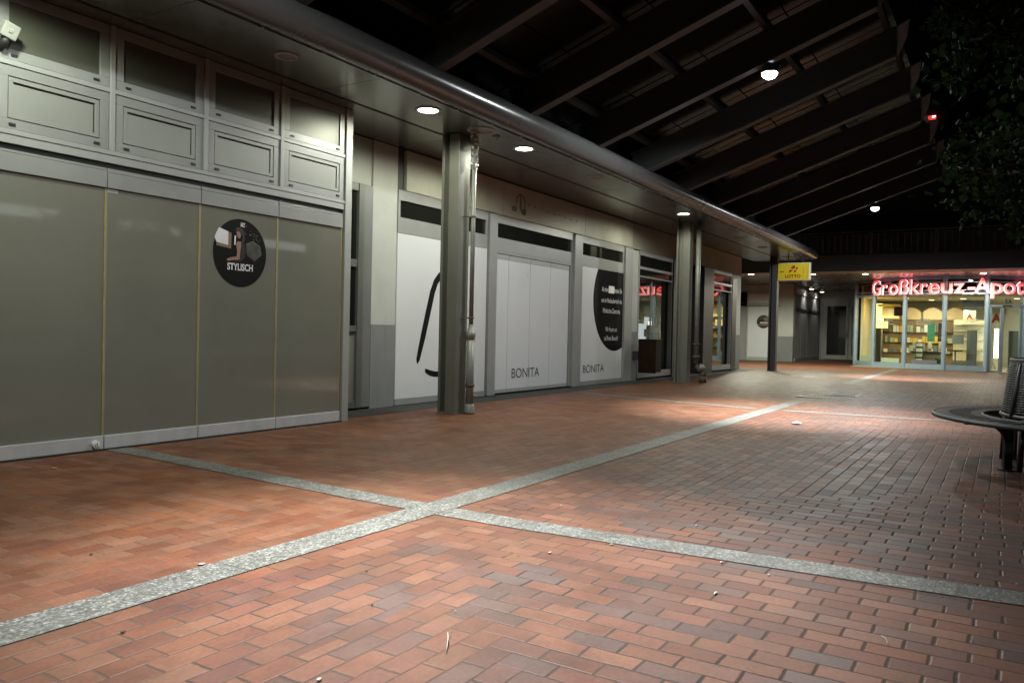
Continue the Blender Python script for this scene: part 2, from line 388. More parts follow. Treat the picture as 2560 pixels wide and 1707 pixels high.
def XZ(y):      # polygon (x, z) drawn on a wall facing -Y; h grows towards the viewer
    return lambda a, b, h: (a, y-h, b)
def spot(name, loc, power, col, size=150, blend=.25, r=.06, target=None, parent=None):
    l = bpy.data.lights.new(name, 'SPOT'); l.energy = power; l.color = col; l.spot_size = rad(size); l.spot_blend = blend; l.shadow_soft_size = r
    o = bpy.data.objects.new(name, l); COL.objects.link(o)
    o.location = Vector(loc)
    if target is not None: o.rotation_euler = (Vector(target)-Vector(loc)).to_track_quat('-Z', 'Y').to_euler()
    if parent is not None: o.parent = parent; o.location = Vector(loc)-wpos(parent)
    return o

# ------------------------------------------------------------------ the ground
g = MB(); g.face([(-40, -60, 0), (90, -60, 0), (90, 60, 0), (-40, 60, 0)])
tag(g.build('ground', 'paving'), kind='structure')
def strip(name, pts, w, m, axis):
    b = MB(); l = []; r = []
    for p in pts:
        d = (w/2, 0) if axis == 1 else (0, w/2)
        l.append((p[0]-d[0], p[1]-d[1], .004)); r.append((p[0]+d[0], p[1]+d[1], .004))
    for k in range(len(pts)-1): b.face([l[k], r[k], r[k+1], l[k+1]])
    return tag(b.build(name, m), kind='structure')
strip('paving_band', [(-12, 2.998), (14.3, 2.998)], .226, 'bandx', 0)
strip('paving_band', [(20.6, 3.2), (24, 3.25), (32.6, 3.35)], .24, 'bandx', 0)
for x0, pts in ((3.9, [(4.05, 6.62), (4.05, 6.25), (3.905, 3.6), (3.9, 3.115)]), (3.9, [(3.885, 2.88), (3.893, 2.37), (3.975, 1.24), (4.055, .15), (4.085, -.1), (4.16, -1), (4.2, -8)]),
                (12.4, [(13.1, 6.8), (12.5, 4.6), (12.28, 3.2)]), (12.4, [(12.3, 2.8), (12.33, 2.3), (12.42, 1), (12.5, 0), (12.6, -8)])):
    strip('paving_band', pts, .21, 'bandy', 1)
b = MB(); b.face([(6.96, 6.82, .004), (26.3, 6.86, .004), (26.3, 7.46, .004), (6.96, 7.46, .004)])
tag(b.build('kerb_strip', 'asphalt'), kind='structure')

# ------------------------------------------------------------------ glazed corner shopfront (left)
YF = 6.66
t = thing('glass_shopfront', 'folding grey glass shopfront with four tall satin panes and two rows of small windows above', 'shopfront', (5, 6.7, 0))
f = MB()
f.box(6.845, 6.95, YF-.03, YF+.10, 0, 3.695)                       # end post
for x in (2.075, 3.03, 3.98, 4.93, 5.885): f.box(x-.022, x+.022, YF-.022, YF+.06, 2.612, 3.695)
for a, c in ((2.097, 3.008), (3.052, 3.958), (4.002, 4.908), (4.952, 5.863), (5.907, 6.845)): f.box(a, c, YF-.018, YF+.06, 3.112, 3.152)
f.box(1.0, 6.845, YF-.020, YF+.06, 2.573, 2.612); f.box(1.0, 6.845, YF-.012, YF+.06, 2.503, 2.571)
f.build('frame', 'alu2', t, bevel=.003)
MB().box(1.0, 6.845, YF+.012, YF+.05, 2.455, 2.503).build('shadow_gap', 'gap', t)
MB().box(1.0, 6.845, YF+.062, YF+.5, 0, 3.695).build('rear_wall', 'gap', t)
mods = [(2.097, 3.008), (3.052, 3.958), (4.002, 4.908), (4.952, 5.863), (5.907, 6.845)]
for a, c in mods:
    w = MB().ring(a+.004, c-.004, 3.156, 3.695, .082, YF-.006, YF+.05).build('upper_window', 'alu', t, bevel=.003)
    MB().box(a+.086, c-.086, YF+.010, YF+.04, 3.238, 3.613).build('pane', 'frost2', w)
    for x in (a+.10, c-.145): MB().box(x, x+.05, YF-.016, YF-.005, 3.182, 3.202).build('clip', 'rubber', w, bevel=.002)
    h = MB().ring(a+.004, c-.004, 2.616, 3.108, .078, YF-.006, YF+.05).build('hatch', 'alu', t, bevel=.002)
    MB().box(a+.082, c-.082, YF+.022, YF+.055, 2.694, 3.030).build('groove', 'gap', h)
    MB().ring(a+.090, c-.090, 2.702, 3.022, .034, YF-.003, YF+.021).build('bead', 'hatch', h, bevel=.002)
    MB().box(a+.1245, c-.139, YF+.002, YF+.021, 2.7365, 2.971).build('panel', 'hatch', h)
    for x in (a+.09, c-.135): MB().box(x, x+.05, YF-.016, YF-.005, 2.642, 2.663).build('clip', 'rubber', h, bevel=.002)
seams = [1.0, 2.0, 2.985, 3.943, 4.888, 5.853, 6.822]
for k in range(6):
    a, c = seams[k]+.005, seams[k+1]-.005
    up = .012 if k == 2 else 0
    lf = MB().box(a+.009, c-.009, YF, YF+.02, .125, 2.29+up).build('glass_leaf', 'frost', t)
    r_ = MB(); r_.box(a, c, YF-.020, YF+.03, 2.285, 2.418+up).box(a+.002, c-.002, YF-.016, YF+.03, 2.421+up, 2.453)
    r_.build('head_rail', 'alu', lf, bevel=.002)
    MB().box(a, c, YF-.024, YF+.03, .012, .126).build('bottom_rail', 'rail', lf, bevel=.003)
    MB().box(c-.007, c+.004, YF-.004, YF+.021, .127, 2.284).build('edge_glow_strip', 'seam_glow', lf)
    MB().box(a-.003, a+.007, YF-.002, YF+.021, .127, 2.284).build('edge_seal', 'alu', lf)
    if k == 2:
        lk = MB(); lk.prism(ell(3.862, .062, .032, .032, 24), 0, .022, XZ(YF-.024)).prism(ell(3.862, .062, .017, .017, 16), .022, .034, XZ(YF-.024)); lk.build('lock', 'white', lf)
        MB().box(3.859, 3.865, YF-.060, YF-.0585, .05, .074).build('keyhole', 'rubber', lf)
    if k == 3: MB().box(3.955, 4.05, YF-.003, YF-.0005, 2.245, 2.28).build('maker_plate', 'alu2', lf)
MB().box(1.0, 6.84, YF-.045, YF+.03, .001, .010).build('floor_track', 'gap', t)

# round sticker on the third pane
st = thing('round_sticker', 'black round sticker with a sleeveless woman and white lettering on the third satin pane', 'sticker', (5.37, 6.655, 1.85))
SX, SZ, SR = 5.372, 1.852, .338
zs = lambda px: SX+(px-706)/470.*.331          # 2.2x zoom pixels of the sticker, for its printed shapes
zz = lambda px, py: SZ-(py+ (706-px)*.09*0 - 806)/604.*.345
def sp(pts): return [(zs(a), zz(a, c)) for a, c in pts]
MB().prism(ell(SX, SZ, .331, .347, 64), .001, .003, XZ(YF)).build('disc', 'vinylblack', st)
k1 = XZ(YF-.0032)
MB().prism(sp([(330, 395), (490, 450), (490, 690), (290, 655), (258, 570), (290, 480)]), 0, .0006, k1).build('printed_window', 'printwhite', st)
MB().prism(sp([(494, 452), (545, 470), (540, 745), (290, 712), (292, 660), (494, 694)]), 0, .0006, k1).build('printed_frame', 'printbrown', st)
MB().prism(sp([(598, 505), (622, 505), (615, 672), (592, 668)]), 0, .0006, k1).build('printed_blind', 'printwhite', st)
MB().prism(sp([(800, 620), (930, 560), (1060, 640), (1090, 800), (960, 930), (820, 830)]), 0, .0005, k1).build('printed_smoke', 'printgrey', st)
MB().prism(sp([(640, 600), (712, 590), (780, 640), (800, 760), (780, 880), (720, 960), (600, 975), (560, 965), (690, 940), (706, 800), (716, 660)]), 0, .0004, k1).build('printed_dress', mat('printed black cloth', (.026, .025, .027), .6, 0, .2, 8, 0, .2), st)
sl = MB()
for q in range(34):
    a_, c_ = random.gauss(960, 85), random.gauss(500, 75); r_ = random.uniform(3, 11)
    if math.hypot(a_-706, c_-806) < 540: sl.prism(sp([(a_-r_, c_), (a_, c_-r_*.7), (a_+r_*.8, c_), (a_, c_+r_)]), .0006, .0009, k1)
sl.build('printed_leaves', mat('printed pale leaves', (.20, .20, .19), .6), st)
fe = MB(); fe.prism(sp([(642, 470), (660, 466), (660, 478), (644, 480)]), .0008, .0011, k1).prism(sp([(650, 518), (672, 514), (668, 528), (652, 528)]), .0008, .0011, k1); fe.build('printed_face', 'hair', st)
sk = MB()
sk.prism(sp([(634, 450), (645, 425), (672, 425), (700, 455), (708, 500), (690, 545), (662, 540), (640, 505)]), 0, .0007, k1)
sk.prism(sp([(628, 640), (650, 602), (712, 604), (716, 660), (700, 800), (690, 925), (560, 945), (505, 962), (470, 960), (478, 930), (530, 900), (640, 872), (648, 780)]), 0, .0007, k1)
sk.build('printed_woman', 'skin', st)
MB().prism(sp([(620, 470), (618, 375), (660, 352), (730, 365), (770, 430), (775, 580), (740, 640), (720, 600), (748, 505), (690, 440), (655, 412), (634, 440)]), .0001, .0009, k1).build('printed_hair', 'hair', st)
text_obj('lettering', 'STYLISCH', 'printwhite', st, lambda a, c, d: (zs(480)+a, YF-.0042, zz(0, 1120)+c), w=.317, h=.072, bold=.028)
text_obj('lettering', 'MZ', 'printwhite', st, lambda a, c, d: (zs(702)+a, YF-.0042, zz(0, 336)+c), w=.052, h=.034, bold=.03)
MB().prism(sp([(702, 262), (778, 262), (778, 272), (702, 272)]), .0009, .0012, XZ(YF-.003)).build('lettering_bar', 'printwhite', st)

# little floodlight / detector at the top left
fl = thing('wall_detector', 'small white square detector on a black bracket at the top left window', 'detector', (3.07, 6.60, 3.25))
m = Matrix.Translation((3.085, 6.53, 3.335)) @ Matrix.Rotation(rad(14), 4, 'Y') @ Matrix.Rotation(rad(18), 4, 'X')
o = MB().box(-.058, .058, -.025, .035, -.058, .058); o.v = [tuple(m @ Vector(p)) for p in o.v]; o.build('head', 'hatch', fl, bevel=.008)
o = MB().box(-.015, .015, -.032, -.0255, -.015, .015); o.v = [tuple(m @ Vector(p)) for p in o.v]; o.build('sensor', 'hatch', fl, bevel=.004)
MB().tube([(3.075, 6.56, 3.29), (3.07, 6.58, 3.25), (3.06, 6.65, 3.24)], .03).build('bracket', 'rubber', fl)

# ------------------------------------------------------------------ white panelled shop
YS = 7.4
t = thing('panelled_shop', 'closed shop with white printed panels, folding door and stained metal fascia', 'shop', (12, 7.5, 0))
MB().box(6.951, 6.98, 6.70, 7.9, 0, 3.695).build('return_wall', 'alu', t)
for q in ((8.17, 8.68, YS, YS+.3, 1.16, 3.695), (6.981, 8.15, YS+.02, YS+.3, 3.06, 3.695), (17.02, 17.47, YS, YS+.3, 1.152, 3.075)): MB().box(*q).build('plaster_wall', 'plaster', t, bevel=.004)
for q in ((8.17, 8.682, YS-.003, YS+.3, 0, 1.16), (17.02, 17.472, YS-.003, YS+.3, 0, 1.152)): MB().box(*q).build('dado', 'dado', t)
MB().box(8.69, 8.835, YS+.02, YS+.3, 3.085, 3.695).build('recess_panel', 'darkmetal', t)
MB().box(6.981, 26, YS+.30, YS+.5, 0, 3.695).build('rear_wall', 'gap', t)
# side window
sw = MB(); sw.box(6.99, 7.08, YS-.01, YS+.1, .03, 3.055); sw.box(7.98, 8.165, YS-.002, YS+.1, .03, 3.055); sw.box(7.885, 7.979, YS-.018, YS+.1, .03, 3.055)
for z0, z1 in ((.03, .12), (1.06, 1.14), (1.93, 2.03), (2.95, 3.055)): sw.box(7.08, 7.884, YS-.006, YS+.1, z0, z1)
sw = sw.build('side_window', mat('dim grey frame', (.135, .142, .138), .45), t, bevel=.003)
MB().box(7.08, 7.885, YS+.03, YS+.06, 1.14, 2.95).build('pane', 'darkglass', sw)
MB().box(7.08, 7.885, YS+.03, YS+.06, .12, 1.06).build('panel', 'hatch', sw)
for x0, x1 in ((8.838, 11.405), (11.413, 14.550), (14.558, 17.0)):
    MB().box(x0, x1, YS-.035, YS+.2, 3.105, 3.682).build('fascia_panel', 'fascia', t, bevel=.003)
# ghost of a removed emblem and its fixing holes
gh = MB()
YG = YS-.0352
ring = ell(11.99, 3.385, .17, .17, 30, rad(-60), rad(200)); inn = ell(11.99, 3.385, .135, .135, 30, rad(-60), rad(200))
for k in range(30): gh.face([(ring[k][0], YG-.002, ring[k][1]), (ring[k+1][0], YG-.002, ring[k+1][1]), (inn[k+1][0], YG-.002, inn[k+1][1]), (inn[k][0], YG-.002, inn[k][1])])
gh.prism([(11.97, 3.56), (12.00, 3.56), (12.03, 3.28), (12.16, 3.22), (12.05, 3.20), (11.96, 3.30)], .001, .003, XZ(YG))
gh.prism(ell(11.78, 3.265, .09, .05, 20), .001, .003, XZ(YG)); gh.prism(ell(12.12, 3.26, .07, .07, 20), .001, .003, XZ(YG))
gh.build('emblem_stain', mat('stain', (.16, .155, .135), .6), t)
ho = MB()
for k in range(9): ho.prism(ell(12.28+.235*k, 3.41-.008*k+random.uniform(-.012, .012), .017, .017, 10), .001, .003, XZ(YG))
ho.build('fixing_holes', 'gap', t)
# posts and frames
for x0, x1 in ((10.995, 11.235), (14.09, 14.43), (16.585, 17.015)): MB().box(x0, x1, YS-.06, YS+.15, 0.012, 3.085).build('post', 'alu', t, bevel=.004)
bays = [(8.685, 10.99), (11.24, 14.085), (14.435, 16.58)]
for i, (a, c) in enumerate(bays):
    w = MB(); w.box(a, c, YS-.02, YS+.1, 2.955, 3.10); w.box(a, c, YS-.014, YS+.1, 2.487, 2.712); w.box(a, a+.055, YS-.012, YS+.1, 2.712, 2.955); w.box(c-.045, c, YS-.012, YS+.1, 2.712, 2.955)
    w = w.build('transom_window', 'alu', t, bevel=.003)
    MB().box(a+.055, c-.045, YS+.02, YS+.05, 2.712, 2.955).build('pane', 'darkglass', w)
for a, c in ((8.685, 10.99), (14.435, 16.58)):
    w = MB().box(a+.004, c-.004, YS-.012, YS+.1, .10, 2.482).build('printed_panel', 'vinyl', t)
    MB().box(a, c, YS-.018, YS+.1, .012, .097).build('base_rail', 'alu', t)
    if a < 9:
        def stroke(pts, ws):   # rounded pen stroke: polygon about a polyline
            L = []; R = []
            for k, pnt in enumerate(pts):
                d = Vector(pts[min(k+1, len(pts)-1)])-Vector(pts[max(k-1, 0)]); d.normalize(); n_ = Vector((-d.y, d.x))*ws[k]/2
                L.append((pnt[0]+n_.x, pnt[1]+n_.y)); R.append((pnt[0]-n_.x, pnt[1]-n_.y))
            return L, R
        sw_ = MB()
        for pts, ws in (([(9.185, .60), (9.20, .655), (9.31, 1.00), (9.42, 1.36), (9.52, 1.68), (9.60, 1.84), (9.70, 1.94), (9.84, 1.98), (10.02, 1.94), (10.15, 1.82), (10.22, 1.6)], [.02, .085, .118, .122, .118, .112, .11, .11, .11, .11, .06]),
                        ([(9.375, .51), (9.40, .485), (9.5, .448), (9.62, .428), (9.75, .425), (9.95, .45), (10.1, .52)], [.02, .065, .085, .085, .085, .08, .03])):
            L, R = stroke(pts, ws)
            for k in range(len(L)-1): sw_.face([(x, YS-.0145, z) for x, z in (L[k], L[k+1], R[k+1], R[k])])
        sw_.build('printed_stroke', 'vinylblack', w)
    else:
        ov = [(x, z) for x, z in ell(16.16, 1.83, 1.11, 1.115, 90)]
        ov = [(x, z) for x, z in ov if x <= 16.575 and z <= 2.48]
        poly = []
        for k in range(91):
            z = 2.478-(2.478-.72)*k/90; s_ = max(0, 1-((z-1.83)/1.115)**2); poly.append((16.16-1.11*math.sqrt(s_), z))
        poly += [(16.16+ .4*k/8, 1.83-1.115*math.sqrt(max(0, 1-((.4*k/8)/1.11)**2))) for k in range(1, 9)]
        poly += [(16.574, .786), (16.574, 2.478)]
        MB().prism(poly, .001, .002, XZ(YS-.012)).build('printed_oval', 'vinylblack', w)
        lines = [('Ab dem          finden Sie', 1.862), ('uns im Neubaubereich des', 1.625), ('Märkischen Zentrums.', 1.40), ('Wir freuen uns', .995), ('auf Ihren Besuch!', .80)]
        tw = [1.05, 1.06, .90, .60, .72]
        for (s_, z), wd in zip(lines, tw):
            text_obj('lettering', s_, 'printwhite', w, lambda a_, c_, d_, wd=wd, z=z: (15.98-wd/2+a_, YS-.0148, z+.17+c_-.02), w=wd, h=.105)
        MB().box(15.80, 16.09, YS-.0165, YS-.0142, 1.99, 2.15).build('paper_patch', 'printwhite', w)
        text_obj('lettering', 'BONITA', 'print', w, lambda a_, c_, d_: (14.64+a_, YS-.0145, .27+c_), w=1.0, h=.165)
# folding door of four white leaves
dl = [11.245, 11.692, 12.442, 13.20, 13.955]
fd = MB(); fd.box(11.24, 14.085, YS-.022, YS+.1, 2.440, 2.484); fd.box(13.99, 14.085, YS-.016, YS+.1, .03, 2.438)
fd = fd.build('folding_door', 'alu', t, bevel=.002)
for k in range(4):
    a, c = dl[k]+.006, dl[k+1]-.006
    lf = MB().box(a, c, YS+.0, YS+.03, .095, 2.345).build('door_leaf', 'vinyl', fd)
    MB().box(a, c, YS-.006, YS+.03, 2.347, 2.432).build('leaf_rail', 'alu2', fd); MB().box(a, c, YS-.006, YS+.03, .035, .093).build('leaf_rail', 'alu2', fd)
MB().box(11.24, 14.0, YS+.04, YS+.09, .02, 2.438).build('door_backing', 'gap', fd)
o = text_obj('lettering', 'BONITA', 'print', fd, lambda a_, c_, d_: (11.862+a_, YS-.003, .275+c_), w=.98, h=.172)

# ------------------------------------------------------------------ shop with reflecting windows
t = thing('window_shop', 'dim shop with dark framed display windows at the far end of the canopy', 'shop', (22, 7.5, 0))
MB().box(17.01, 26.05, YS-.012, YS+.2, 3.10, 3.688).build('fascia_panel', 'fascia2', t, bevel=.003)
MB().box(25.52, 26.06, YS, YS+6, 1.14, 3.098).build('plaster_wall', 'plaster', t)
MB().box(25.52, 26.062, YS-.003, YS+6, 0, 1.14).build('dado', 'dado', t)
for q in ((19.72, 20.05, YS-.05, YS+.3, 0.012, 3.095), (22.16, 23.04, YS-.06, YS+.5, .012, 3.095), (25.03, 25.515, YS-.03, YS+.3, .012, 3.095)): MB().box(*q).build('pillar', 'darkmetal', t, bevel=.004)
for a, c in ((17.475, 19.715), (23.045, 25.025)):
    w = MB(); w.box(a, c, YS-.02, YS+.08, 2.985, 3.095); w.box(a, c, YS-.016, YS+.08, 2.655, 2.72); w.box(a, c, YS-.014, YS+.08, 2.47, 2.50); w.box(a, c, YS-.02, YS+.08, .05, .20)
    w.box(a, a+.05, YS-.012, YS+.08, .20, 2.985); w.box(c-.05, c, YS-.012, YS+.08, .20, 2.985)
    w = w.build('display_window', 'alu', t, bevel=.003)
    MB().face([(a+.05, YS+.12, .20), (c-.05, YS+.12, .20), (c-.05, YS+.12, 2.47), (a+.05, YS+.12, 2.47)]).build('pane', 'glassmirror', w)
    MB().box(a+.05, c-.05, YS+.02, YS+.05, 2.50, 2.655).box(a+.05, c-.05, YS+.02, YS+.05, 2.72, 2.985).build('pane', 'darkglass', w)
dr = MB(); dr.box(20.05, 22.16, YS+.40, YS+.45, 0.012, 2.40).box(20.05, 22.16, YS+.38, YS+.45, 2.40, 2.52).box(20.05, 22.16, YS+.38, YS+.45, 3.0, 3.095); dr = dr.build('door', 'dado', t)
MB().box(20.05, 22.16, YS+.41, YS+.44, 2.52, 3.0).build('pane', 'darkglass', dr)
MB().box(17.4, 25.5, YS+2.2, YS+2.3, 0, 3.1).build('inner_wall', mat('inner wall', (.34, .33, .27), .8), t)
MB().box(17.4, 25.5, YS+.51, YS+2.2, 0.008, .03).build('inner_floor', 'tile', t)
MB().box(18.55, 18.58, YS+.1, YS+2.2, 0.03, 3.09).build('partition', mat('inner partition', (.26, .26, .23), .8), t)
# the neighbouring rear wall stops where this shop's real interior begins
rw = bpy.data.objects.get('rear_wall.001')
if rw:
    for v in rw.data.vertices:
        if v.co.x > 5: v.co.x = 17.36-12
pst = thing('round_poster', 'large dark oval picture hanging behind the farthest display window', 'poster', (24.0, 9.5, 1.8))
MB().box(23.3, 25.3, YS+2.13, YS+2.17, 1.15, 2.45).build('backing_board', 'cream', pst)
MB().prism(ell(24.1, 1.85, .30, .55, 40), .001, .004, XZ(YS+2.13)).build('picture', 'printgrey', pst)

# litter bin with dark timber cladding by the pillar
lb = thing('litter_bin', 'dark brown timber clad litter bin beside the pillar of the white panelled shop', 'bin', (17.4, 7.05, 0))
for k in range(6):
    y = 6.80+k*.073
    MB().box(17.18, 17.205, y, y+.069, .20, .97).build('slat', 'wood', lb, bevel=.003)
MB().box(17.206, 17.56, 6.81, 7.235, .22, .955).build('body', 'wood', lb, bevel=.01)
MB().box(17.19, 17.58, 6.80, 7.245, .957, .99).build('lid', 'wood', lb, bevel=.008)
MB().box(17.2, 17.4, 7.246, 7.395, .5, .7).build('bracket', 'darkmetal', lb)

# ------------------------------------------------------------------ canopy with gutter
t = thing('canopy', 'long flat metal canopy with a rounded zinc gutter running along the shops', 'canopy', (12, 6.4, 3.7))
X0, X1 = -6., 27.6
edges = [X0, -2.6, -.4, 1.8, 4.0, 6.2, 8.595, 10.78, 13.01, 15.2, 17.4, 19.6, 21.8, 24.0, X1]
def soffit(y0, y1):
    for k in range(len(edges)-1):
        MB().box(edges[k]+.004, edges[k+1]-.004, y0, y1, 3.70, 3.73).build('soffit_panel', 'soffit', t)
soffit(5.535, 6.380); soffit(6.430, 7.395)
MB().box(X0, X1, 5.52, 7.395, 3.732, 3.93).build('core', 'gap', t)
gp = [(5.46+.165*math.cos(a), 3.862+.165*math.sin(a)) for a in [rad(-58+(-262+58)*k/20) for k in range(21)]] + [(5.53, 3.95), (5.53, 3.74)]
for k in range(len(edges)-1):
    gx = [(edges[k], edges[k+1])]
    MB().prism(gp, edges[k]+.002, edges[k+1]-.002, lambda a, c, h: (h, a, c), smooth=True).build('gutter', 'gutter', t)
sc = MB()
for k in range(44): sc.box(-4+.72*k, -3.985+.72*k, 5.508, 5.532, 3.694, 3.702)
sc.build('fixing_clips', 'alu2', t)
MB().box(X0, 27.6, 5.95, 6.3, 3.94, 5.0).build('parapet_wall', 'darkwall', t)

def downlight(x, y, z, lit, label, r=.138, power=0, col=(.97, 1, .77), group='round downlights in the canopy soffit', m='lamp_warm', size=175, name='downlight'):
    o = thing(name, label, 'light', (x, y, z), group)
    MB().lathe([(r*.86, -.001), (r*.86, -.012), (r, -.014), (r*1.12, -.010), (r*1.14, -.0015)], (x, y, z), 40).build('rim', 'alu2', o)
    MB().lathe([(.0005, -.007), (r*.5, -.0068), (r*.86, -.005)], (x, y, z), 40).build('lens', m if lit else 'lampoff', o)
    if lit and power: spot('lamp', (x, y, z-.03), power, col, size, .3, .07, (x, y, 0), o)
    return o
DL = 155.
downlight(7.36, 5.83, 3.7, True, 'lit downlight in front of the first steel column', power=DL)
downlight(9.55, 5.83, 3.7, True, 'lit downlight just behind the first steel column', power=DL)
downlight(16.25, 5.88, 3.7, True, 'lit downlight in front of the second steel column', power=DL)
downlight(2.7, 5.83, 3.7, True, 'lit downlight above the top left corner window', power=DL*.95, col=(.90, 1., .78))
downlight(5.25, 5.89, 3.7, False, 'dead downlight above the satin glass panes', r=.10)
downlight(8.42, 5.80, 3.7, False, 'dead downlight touching the head of the first steel column', r=.16)
downlight(11.84, 5.84, 3.7, False, 'dead downlight above the folding door')
downlight(20.85, 5.98, 3.7, False, 'dead downlight right after the second steel column', r=.13)
downlight(23.25, 6.0, 3.7, False, 'dead downlight before the dark third column', r=.13)
downlight(26.3, 6.0, 3.7, False, 'dead downlight above the yellow sign', r=.14)
v = thing('smoke_detector', 'small round detector on the soffit between two lit downlights', 'detector', (8.79, 5.80, 3.7))
MB().lathe([(.0005, -.035), (.03, -.034), (.05, -.02), (.055, -.001)], (8.79, 5.80, 3.7), 24).build('body', 'alu', v)
MB().lathe([(.0005, -.042), (.012, -.041), (.016, -.0345)], (8.79, 5.80, 3.7), 16).build('sensor', 'rubber', v)

# ------------------------------------------------------------------ steel columns and downpipes
def column(x, y0, y1, m, label):
    t = thing('steel_column', label, 'column', (x+.12, (y0+y1)/2, 0), 'steel columns under the canopy')
    MB().box(x, x+.25, y0, y0+.165, 0, 3.698).build('front_flange', m, t, bevel=.006)
    MB().box(x+.11, x+.14, y0+.166, y1-.041, 0, 3.698).build('web', m, t)
    MB().box(x, x+.25, y1-.04, y1, 0, 3.698).build('rear_flange', m, t, bevel=.004)
    MB().box(x-.02, x+.27, y0-.02, y1+.02, .002, .012).build('base_plate', m, t)
    return t
column(8.40, 6.115, 6.40, 'column', 'grey grooved steel column with a thin pipe wrapped in foil at the top')
column(17.47, 6.16, 6.47, 'column', 'grey grooved steel column beside the shiny pipe with rusty elbows')
column(25.95, 6.215, 6.46, 'coldark', 'dark steel column that carries the yellow sign')
dp = thing('downpipe', 'thin grey downpipe with a thicker lower half and foil at the top', 'pipe', (8.66, 5.99, 0))
px, py = 8.62, 6.03
MB().tube([(px, py, 1.14), (px, py, 3.69)], .030, 16).build('upper_pipe', 'zinc', dp)
MB().tube([(px, py, .012), (px, py, 1.05)], .052, 20).build('lower_pipe', 'zinc', dp)
MB().lathe([(.030, 1.19), (.036, 1.18), (.036, 1.14), (.046, 1.135), (.046, 1.10), (.064, 1.09), (.064, 1.03), (.058, 1.02), (.058, .99), (.053, .985)], (px, py, 0), 24).build('coupling', 'zinc', dp)
MB().lathe([(.053, .40), (.062, .395), (.062, .36), (.053, .355)], (px, py, 0), 24).build('collar', 'rust', dp)
MB().lathe([(.053, .13), (.064, .12), (.070, .012)], (px, py, 0), 24).build('foot', 'zinc', dp)
MB().lathe([(.0005, 0), (.03, .0), (.03, .02), (.022, .03), (.0005, .03)], (px+.052, py-.03, .22), 16).build('cleaning_cap', 'zinc', dp)
for z in (2.62, 1.28): MB().tube([(px, py, z)]+[(px-.14, 6.10, z-.01)], .008, 8).lathe([(.033, -.012), (.036, -.010), (.036, .010), (.033, .012)], (px, py, z), 20).build('pipe_clip', 'rust', dp)
fo = MB(); n = 20
for k in range(26):
    for j in range(n):
        r_ = .036+random.uniform(0, .022); a = 2*PI*j/n
        fo.v.append((px+r_*math.cos(a), py+r_*math.sin(a), 3.25+.42*k/25))
for k in range(25):
    for j in range(n): fo.f.append((k*n+j, k*n+(j+1) % n, (k+1)*n+(j+1) % n, (k+1)*n+j)); fo.sm.append(False)
fo.build('foil_wrap', 'foil', dp)
dp = thing('downpipe', 'shiny zinc downpipe ending in rusty cast elbows beside the second column', 'pipe', (17.92, 6.1, 0))
px, py = 17.80, 6.06
MB().tube([(px, py, .62), (px, py, 3.69)], .055, 20).build('upper_pipe', 'zinc', dp)
MB().lathe([(.056, .92), (.085, .915), (.085, .875), (.056, .87)], (px, py, 0), 24).build('pipe_clip', 'rust', dp)
MB().lathe([(.057, .64), (.085, .63), (.085, .575), (.06, .56), (.045, .45)], (px, py, 0), 24).build('hopper', 'rust', dp)
MB().tube([(px, py, .47), (px+.01, py-.01, .40), (px+.06, py-.09, .31), (px+.10, py-.14, .25), (px+.10, py-.14, .10)], [.05, .055, .062, .07, .075], 18).build('elbow', 'rust', dp)
MB().tube([(px+.05, py-.06, .40), (px+.12, py-.16, .30)], .075, 18).build('sleeve', 'zinc', dp)
MB().tube([(px+.10, py-.14, .15), (px+.10, py-.14, .012)], [.082, .09], 18).build('foot', 'rust', dp)

# ------------------------------------------------------------------ LOTTO sign on the third column
ls = thing('hanging_sign', 'yellow lottery box sign with red clover fixed to the dark column', 'sign', (25.95, 5.7, 3.18))
XL = 25.93
MB().box(XL, XL+.16, 5.205, 6.195, 2.905, 3.465).build('case', 'white', ls, bevel=.012)
MB().box(XL-.006, XL-.001, 5.235, 6.185, 2.925, 3.447).build('face', 'yellow', ls)
MB().tube([(XL+.08, 5.9, 3.46), (XL+.08, 5.9, 3.70)], .018).tube([(XL+.08, 5.45, 3.46), (XL+.08, 5.45, 3.70)], .018).build('hanger', 'darkmetal', ls)
YZ = lambda a, c, h: (XL-.007-h, a, c)           # a = world Y, larger = left
def ly(px): return 6.185-(px-320)/1400.*.95
def lz(py): return 3.447-(py-330)/780.*.522
def LP(pts): return [(ly(a), lz(c)) for a, c in pts]
lf = MB()
lf.prism(LP([(890, 575), (920, 510), (990, 445), (1060, 432), (1098, 450), (1085, 540), (1040, 600), (960, 590)]), 0, .001, YZ)
lf.prism(LP([(1105, 600), (1130, 545), (1180, 508), (1222, 525), (1225, 575), (1180, 615), (1130, 620)]), 0, .001, YZ)
lf.prism(LP([(805, 740), (820, 670), (880, 625), (950, 640), (1010, 625), (960, 690), (900, 745), (830, 770)]), 0, .001, YZ)
lf.prism(LP([(1035, 760), (1045, 680), (1080, 650), (1150, 665), (1180, 690), (1130, 735), (1070, 765)]), 0, .001, YZ)
lf.build('clover_emblem', 'red', ls)
MB().prism(LP([(380, 722), (450, 680), (470, 700), (600, 700), (615, 725), (600, 745), (470, 745), (450, 775)]), 0, .001, YZ).build('arrow', 'red', ls)
text_obj('lettering', 'LOTTO', 'red', ls, lambda a, c, d: (XL-.0085, ly(645)-a, lz(1020)+c), w=.475, h=.108, bold=.045)
for s_, px_, wd in (('TABAK', 1510, .37), ('PRESSE', 1680, .37)):
    text_obj('lettering', s_, 'orange', ls, lambda a, c, d, px_=px_: (XL-.0085, ly(px_)+c, lz(1040)+a), w=wd, h=.055, bold=.01)

